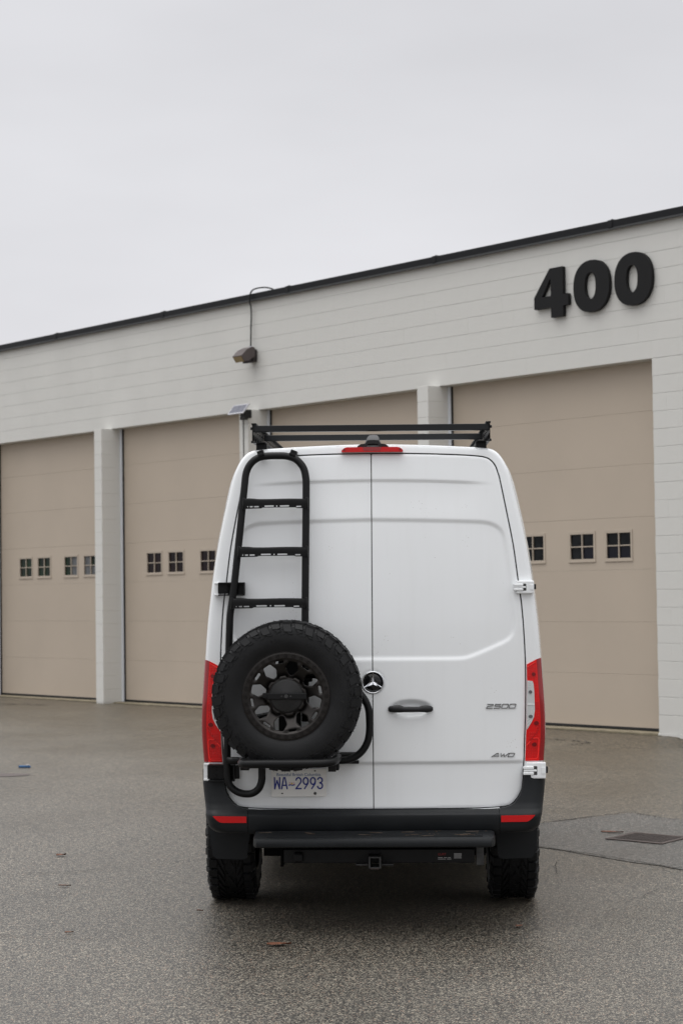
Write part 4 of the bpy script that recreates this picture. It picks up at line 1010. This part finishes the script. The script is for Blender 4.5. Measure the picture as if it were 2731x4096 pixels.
def ring_text(q, txt, size, amid, rad, space=1.0):
    V, F = text_mesh(txt, size, .0012, 0, space); xs_ = [v.x for v in V]; w_ = max(xs_)
    out_ = []
    for v in V:
        a = amid-(v.x-w_/2)/rad; r_ = rad+v.y-size*.35; yb_ = float(np.interp(r_, [.240, .252, .275, .305, .335], [.116, .122, .131, .1345, .131]))
        out_.append((r_*math.cos(a), -(yb_-.0002)-v.z, r_*math.sin(a)))
    q.add(out_, F)
def RT(*a):
    q = MB(); ring_text(q, *a); q.obj('sidewall_word', 'tyre', spw)
RT('TOYO', .050, R(138), .300, 1.15); RT('TIRES', .034, R(104), .303, 1.1); RT('OPEN', .040, R(58), .302, 1.2); RT('COUNTRY', .038, R(5), .302, 1.15)
RT('R/T', .036, R(-42), .302, 1.1); RT('LT265/70R17', .034, R(-145), .302, 1.15)
q = MB()
for i in range(210):
    a = random.uniform(R(-75), R(150)) if i < 170 else random.uniform(R(-120), R(-60)); y = random.choice((-.118, -.085, -.03, .03, .09))+random.uniform(-.01, .01); r0 = .401; L_ = random.uniform(.005, .011); w_ = .0011
    da = random.uniform(-.012, .012); V = [(r0*math.cos(a-w_/r0), y, r0*math.sin(a-w_/r0)), (r0*math.cos(a+w_/r0), y, r0*math.sin(a+w_/r0)), (r0*math.cos(a), y+.0022, r0*math.sin(a)), ((r0+L_)*math.cos(a+da), y, (r0+L_)*math.sin(a+da))]
    q.add(V, [(0, 1, 3), (1, 2, 3), (2, 0, 3)])
q.obj('rubber_hairs', 'hair', spw, kind='stuff')
for (x, y, sg) in ((-.852, 1.02, -1), (.812, 1.02, 1), (-.85, 4.685, -1), (.83, 4.685, 1)):
    wh = empty('wheel', parent=van); wh.location = (x, y, .4025 if sg < 0 else .4025); wh.rotation_euler = (0, 0, R(-90) if sg < 0 else R(90)); wh.scale = (1, 1.06, 1)
    add('tyre', tyre_data, wh, rot=(0, R(random.uniform(0, 9)), 0)); add('rim_face', rimf, wh, (0, -.1, 0)); add('rim_barrel', rimb, wh, (0, -.1, 0))
    MB().lathe([(.0001, -.09), (.08, -.085), (.092, -.07), (.092, 0)], 24).obj('hub_cap', 'rubber', wh)

# ---------------- ladder and carrier
lad = empty('ladder', parent=van)
def lift(p_, off=.085): return (p_[0], float(yp(p_[0], p_[1]))-off, p_[1])
LP = [(-.612, .930), (-.612, .870), (-.614, .825), (-.630, .783), (-.662, .758), (-.700, .752), (-.745, .762), (-.782, .788), (-.801, .826), (-.805, .88), (-.803, 1.057), (-.797, 1.35), (-.786, 1.689), (-.779, 1.77), (-.765, 1.86), (-.746, 2.03), (-.728, 2.201), (-.712, 2.36), (-.702, 2.462), (-.696, 2.515), (-.682, 2.556), (-.656, 2.590), (-.618, 2.612), (-.57, 2.619), (-.52, 2.620), (-.475, 2.618), (-.430, 2.606), (-.396, 2.580), (-.372, 2.543), (-.362, 2.495), (-.360, 2.44), (-.362, 2.198), (-.366, 1.9), (-.369, 1.60), (-.370, 1.15)]
P3 = catmull([lift(p_, .075) for p_ in LP], 5)
MB().tube(P3, .0205, 16).obj('side_rail', 'powder', lad, smooth=True)
def rung(zt, x0, x1):
    q = MB(); zb_ = zt-.037; y0 = float(yp(.55, zt))-.092; n = 16
    sec = [(-.024, -.004), (-.022, .004), (-.012, .010), (.012, .010), (.022, .004), (.022, -.022), (-.022, -.025)]
    xs_ = np.linspace(x0, x1, 15); V = []; F = []; k = len(sec)
    for x in xs_:
        t = (x-x0)/(x1-x0); e_ = (abs(t-.5)*2); up = .004*math.exp(-((t-.1)/.06)**2)+.001*math.cos(t*9)-.003*max(0, e_-.85)/.15
        for y, z in sec: V.append((x, y0+y, zt-.012+z+up))
    for i in range(14):
        for j in range(k): F.append((i*k+j, i*k+(j+1) % k, (i+1)*k+(j+1) % k, (i+1)*k+j))
    F += [tuple(range(k)), tuple(14*k+j for j in range(k))]; q.add(V, F)
    w_ = x1-x0
    outl = np.array([(x0, zb_+.008), (x1, zb_+.008), (x1, zb_-.018), (x0+w_*.84, zb_-.018), (x0+w_*.81, zb_-.0135), (x0+w_*.30, zb_-.0135), (x0+w_*.27, zb_-.018), (x0+.01, zb_-.020), (x0, zb_-.016)])
    def cap(xc, zc, L_, r_): return [(xc+(L_ if math.cos(a) >= 0 else -L_)+r_*math.cos(a), zc+r_*math.sin(a)) for a in np.linspace(0, 2*math.pi, 13)[:-1]]
    hz = zb_-.0052
    sl2 = [cap(x0+w_*.40, hz, w_*.062, .0042), cap(x0+w_*.52, hz, 0.0001, .0040), cap(x0+w_*.64, hz, w_*.062, .0042), cap(x0+w_*.20, hz-.003, w_*.028, .0038), cap(x0+w_*.12, hz-.003, w_*.014, .0038), cap(x0+w_*.065, hz-.003, .0001, .0032), cap(x0+w_*.865, hz-.003, w_*.030, .0038), cap(x0+w_*.94, hz-.003, .0001, .0036)]
    sl2 = [np.array(s_) for s_ in sl2]
    def sd(a, b_):
        d = sdpoly(a, b_, outl)
        for s_ in sl2: d = np.maximum(d, -sdpoly(a, b_, s_))
        return d
    PX, PZ = np.meshgrid(np.arange(x0-.002, x1+.003, .0019), np.arange(zb_-.022, zb_+.010, .0019))
    V, F = sheet(PX, PZ, sd, .0019, lambda a, b_: (a, 0*a+y0-.022, b_), flange=(0, .004, 0)); q.add(V, F)
    for xe in (x0+.002, x1-.002): q.box(xe-.007, xe+.007, y0-.026, y0+.02, zb_-.022, zt+.004, bev=.004)
    q.obj('rung', 'powder', lad, angle=35)
rung(2.381, -.704, -.352); rung(2.114, -.733, -.354); rung(1.831, -.771, -.358)
for cxx, a in ((-.614, 20), (-.430, -22)):
    q = MB(); xf = Matrix.Translation((cxx, float(yp(.5, 2.63))-.055, 2.637))@Matrix.Rotation(R(-a), 4, 'Y')
    q.box(-.018, .018, -.03, .05, -.016, .013, bev=.002, xf=xf); q.box(-.018, .018, -.05, -.03, -.018, -.006, bev=.002, xf=xf); q.obj('gutter_clamp', 'powder', lad)
car = empty('wheel_carrier', parent=van)
P3 = catmull([(-.42, -.10, 1.42), (-.30, -.11, 1.405), (-.174, -.115, 1.365), (-.095, -.12, 1.330), (-.052, -.12, 1.285), (-.026, -.12, 1.234), (-.018, -.12, 1.18), (-.018, -.12, 1.10), (-.032, -.12, 1.035), (-.068, -.12, .982), (-.120, -.12, .950), (-.19, -.12, .940), (-.5, -.12, .938), (-.80, -.10, .941)], 6)
MB().tube(P3, .0205, 14).obj('hoop_tube', 'powder', car, smooth=True)
P3 = catmull([(-.700, -.12, .946), (-.700, -.26, .952), (-.697, -.38, .955), (-.685, -.425, .956), (-.655, -.444, .957), (-.56, -.447, .958), (-.40, -.447, .958), (-.28, -.445, .959), (-.235, -.432, .962), (-.205, -.395, .966), (-.195, -.30, .966), (-.193, -.13, .958)], 6)
MB().tube(P3, .0235, 16).obj('cradle_tube', 'powder', car, smooth=True)
q = MB(); q.box(-.728, -.680, -.11, -.02, .887, .93, bev=.003); q.box(-.243, -.200, -.20, -.02, .887, .93, bev=.003); q.box(-.206, -.185, -.16, -.04, .890, .985, bev=.005); q.box(-.20, -.078, -.06, -.012, .915, .932, bev=.004); q.obj('carrier_bracket', 'powder', car)
q = MB(); xf = Matrix.Translation((-.14, -.03, .965)); q.box(-.05, .05, -.02, .02, -.012, .012, bev=.01, xf=xf); q.obj('rubber_rest', 'rubber', car)
q = MB(); q.box(-.515, -.395, -.12, -.03, 1.06, 1.50, bev=.006); q.box(-.515, -.395, -.17, -.12, 1.26, 1.37, bev=.01); q.box(-.40, -.33, -.10, -.05, 1.37, 1.45, bev=.006); q.tube([(-.4545, -.39, 1.313), (-.4545, -.1, 1.313)], .02, 10); q.obj('wheel_mount', 'powder', car)
MB().tube(catmull([(-.80, -.08, 1.14), (-.70, -.10, 1.16), (-.5, -.10, 1.2)], 4), .0205, 12).obj('carrier_strut', 'powder', car, smooth=True)

# ---------------- number plate
npl = empty('licence_plate', parent=van); x0, x1, z0, z1 = -.5645, -.2600, .7305, .8825; yq = -.0105+.011+.004-.014
def rrect(a, b_, c_, d_, r_, n=5):
    o = []
    for cx_, cz_, s0 in ((b_-r_, d_-r_, 0), (a+r_, d_-r_, 90), (a+r_, c_+r_, 180), (b_-r_, c_+r_, 270)):
        for i in range(n+1): t = R(s0+90*i/n); o.append((cx_+r_*math.cos(t), cz_+r_*math.sin(t)))
    return o
MB().prism(rrect(x0, x1, z0, z1, .008), yq, yq+.004).obj('plate_base', 'plate', npl)
q = MB(); pth = rrect(x0+.003, x1-.003, z0+.003, z1-.003, .007); pth = [(a, yq-.0003, b_) for a, b_ in pth+pth[:2]]; q.tube(pth, .0014, 6, cap=False); q.obj('plate_rim', 'plate', npl)
q = MB(); V, F = text_mesh('Beautiful British Columbia', .0235, .0003, 0, .96); wmax = max(v.x for v in V); s_ = .2446/wmax
q.add([(v.x*s_-.5356, yq-.0006-v.z, v.y+.8445) for v in V], F); q.obj('plate_slogan', 'slogan', npl)
q = MB(); H_ = .0640; B_ = .7730
def gl(lines, x, w_):
    q = MB(); strokes(q, [[(x+px*w_, B_+pz*H_) for px, pz in ln] for ln in lines], .0074, yq-.0016, yq+.001, lambda a, b_, c_: (a, b_, c_)); q.obj('plate_character', 'plateblue', npl)
gl([[(.03, .97), (.07, .03), (.5, .72), (.93, .03), (.97, .97)]], -.5475, .0305); gl([[(0, .03), (.38, .97), (.62, .97), (1, .03)], [(.18, .32), (.82, .32)]], -.5070, .0300)
two = [arc(.5, .70, .46, .27, 165, -35, 9)+[(.03, .03), (.97, .03)]]
nine = [arc(.5, .68, .46, .29, 0, 360, 14), [(.95, .62), (.88, .45), (.28, .03)]]
three = [arc(.5, .75, .42, .22, 160, -90, 9)+arc(.5, .27, .46, .24, 85, -165, 10)]
gl(two, -.4288, .0300); gl(nine, -.3885, .0290); gl(nine, -.3487, .0290); gl(three, -.3103, .0300)
fx, fz = -.4695, .7885
q = MB(); q.prism([(fx, fz+.001), (fx+.012, fz+.004), (fx+.024, fz+.001), (fx+.036, fz+.005), (fx+.036, fz+.011), (fx+.024, fz+.007), (fx+.012, fz+.010), (fx, fz+.007)], yq-.0012, yq); q.obj('flag_waves', 'fblue', npl)
q = MB(); q.prism([(fx+.002, fz+.0078), (fx+.012, fz+.0108), (fx+.012, fz+.0138), (fx+.002, fz+.0112)], yq-.0012, yq); q.prism([(fx+.025, fz+.008), (fx+.035, fz+.0118), (fx+.035, fz+.0148), (fx+.025, fz+.012)], yq-.0012, yq)
for i in range(3): q.prism([(fx+.005+i*.011, fz+.017), (fx+.009+i*.011, fz+.020), (fx+.0075+i*.011, fz+.0225), (fx+.004+i*.011, fz+.019)], yq-.0012, yq)
q.obj('flag_stripes', 'fred', npl)
q = MB(); q.prism([(fx+.013, fz+.0105), (fx+.0245, fz+.0080), (fx+.023, fz+.015), (fx+.019, fz+.018), (fx+.014, fz+.0155)], yq-.0014, yq); q.obj('flag_sun', 'fyel', npl)
for (a, b_) in ((-.504, .7485), (-.3225, .8725)): MB().prism(rrect(a-.0055, a+.0055, b_-.0035, b_+.0035, .003), yq-.0006, yq).obj('bolt_slot', 'rubber', npl)
MB().lathe([(.0001, -.006), (.005, -.006), (.008, -.003), (.0085, 0)], 10, 'y', (-.3225, yq, .7485)).obj('plate_screw', 'steel', npl)

# ---------------- roof rack
rk = empty('roof_rack', parent=van); yr = .10
def rackplate(sg):
    h_ = .0035; zlo, zhi = 2.700, 2.806; L_ = 3.9
    holes = []
    for i in range(26):
        y = .075+i*.15
        for j in range(3): holes.append(np.array([(y+j*.022, zlo+.012), (y+j*.022+.010, zlo+.012), (y+j*.022+.022, zlo+.045-j*.006), (y+j*.022+.014, zlo+.045-j*.006)]))
        holes.append(np.array([(y+.07, zhi-.040), (y+.085, zhi-.040), (y+.085, zhi-.033), (y+.07, zhi-.033)]))
    xs_ = np.arange(0, L_, .008); zs_ = np.linspace(zlo, zhi, 15); PX, PZ = np.meshgrid(xs_, zs_); cen = [h.mean(0) for h in holes]
    def sd(a, b_):
        d = np.full(a.shape, -1.)
        for h, c_ in zip(holes, cen):
            near = np.hypot(a-c_[0], b_-c_[1]) < .035
            if near.any(): d[near] = np.maximum(d[near], -sdpoly(a[near], b_[near], h))
        return d
    V, F = sheet(PX, PZ, sd, .007, lambda a, b_: (sg*(.664)+0*a, a+yr-.03, b_), flange=(sg*-.004, 0, 0))
    q = MB(); q.add(V, F)
    f_ = lambda x: min(sg*x[0], sg*x[1]); 
    q.box(*sorted((sg*.640, sg*.668)), yr-.03, yr+3.87, 2.798, 2.806, bev=.002); q.box(*sorted((sg*.590, sg*.664)), yr-.03, yr+3.87, 2.6955, 2.6995, bev=.001)
    for i in range(5): q.box(*sorted((sg*.585, sg*.645)), yr+.02+i*.9, yr+.12+i*.9, 2.655, 2.697, bev=.004)
    q.tube([(sg*.660, yr-.01, 2.777), (sg*.674, yr-.01, 2.777)], .008, 8); q.tube([(sg*.660, yr-.01, 2.702), (sg*.671, yr-.01, 2.702)], .007, 8)
    q.obj('side_rail', 'powder', rk)
rackplate(-1); rackplate(1)
for i in range(4):
    y = yr-.02+(0, .93, 2.75, 3.65)[i]; MB().box(-.660, .660, y, y+.045, 2.757, 2.793, bev=.003).obj('crossbar', 'bar', rk)

# twigs and grit on the step (uncountable scraps)
q = MB()
for i in range(30):
    x = random.choice((random.uniform(.1, .62), random.uniform(-.6, .6))); y = random.uniform(-.24, -.11); L_ = random.choice((.003, .004, .02, .035)); a = random.uniform(-.5, .5)
    xf = Matrix.Translation((x, y, (.5432)+(y+.26)*.0625))@Matrix.Rotation(a, 4, 'Z'); q.box(-L_, L_, -.0012, .0012, -.001, .0018, xf=xf)
tw = q.obj('twig_litter', 'twig', kind='stuff'); tw.matrix_world = van.matrix_world.copy(); tw['label'] = 'dry twigs and grit scattered on top of the rear step'; tw['category'] = 'litter'
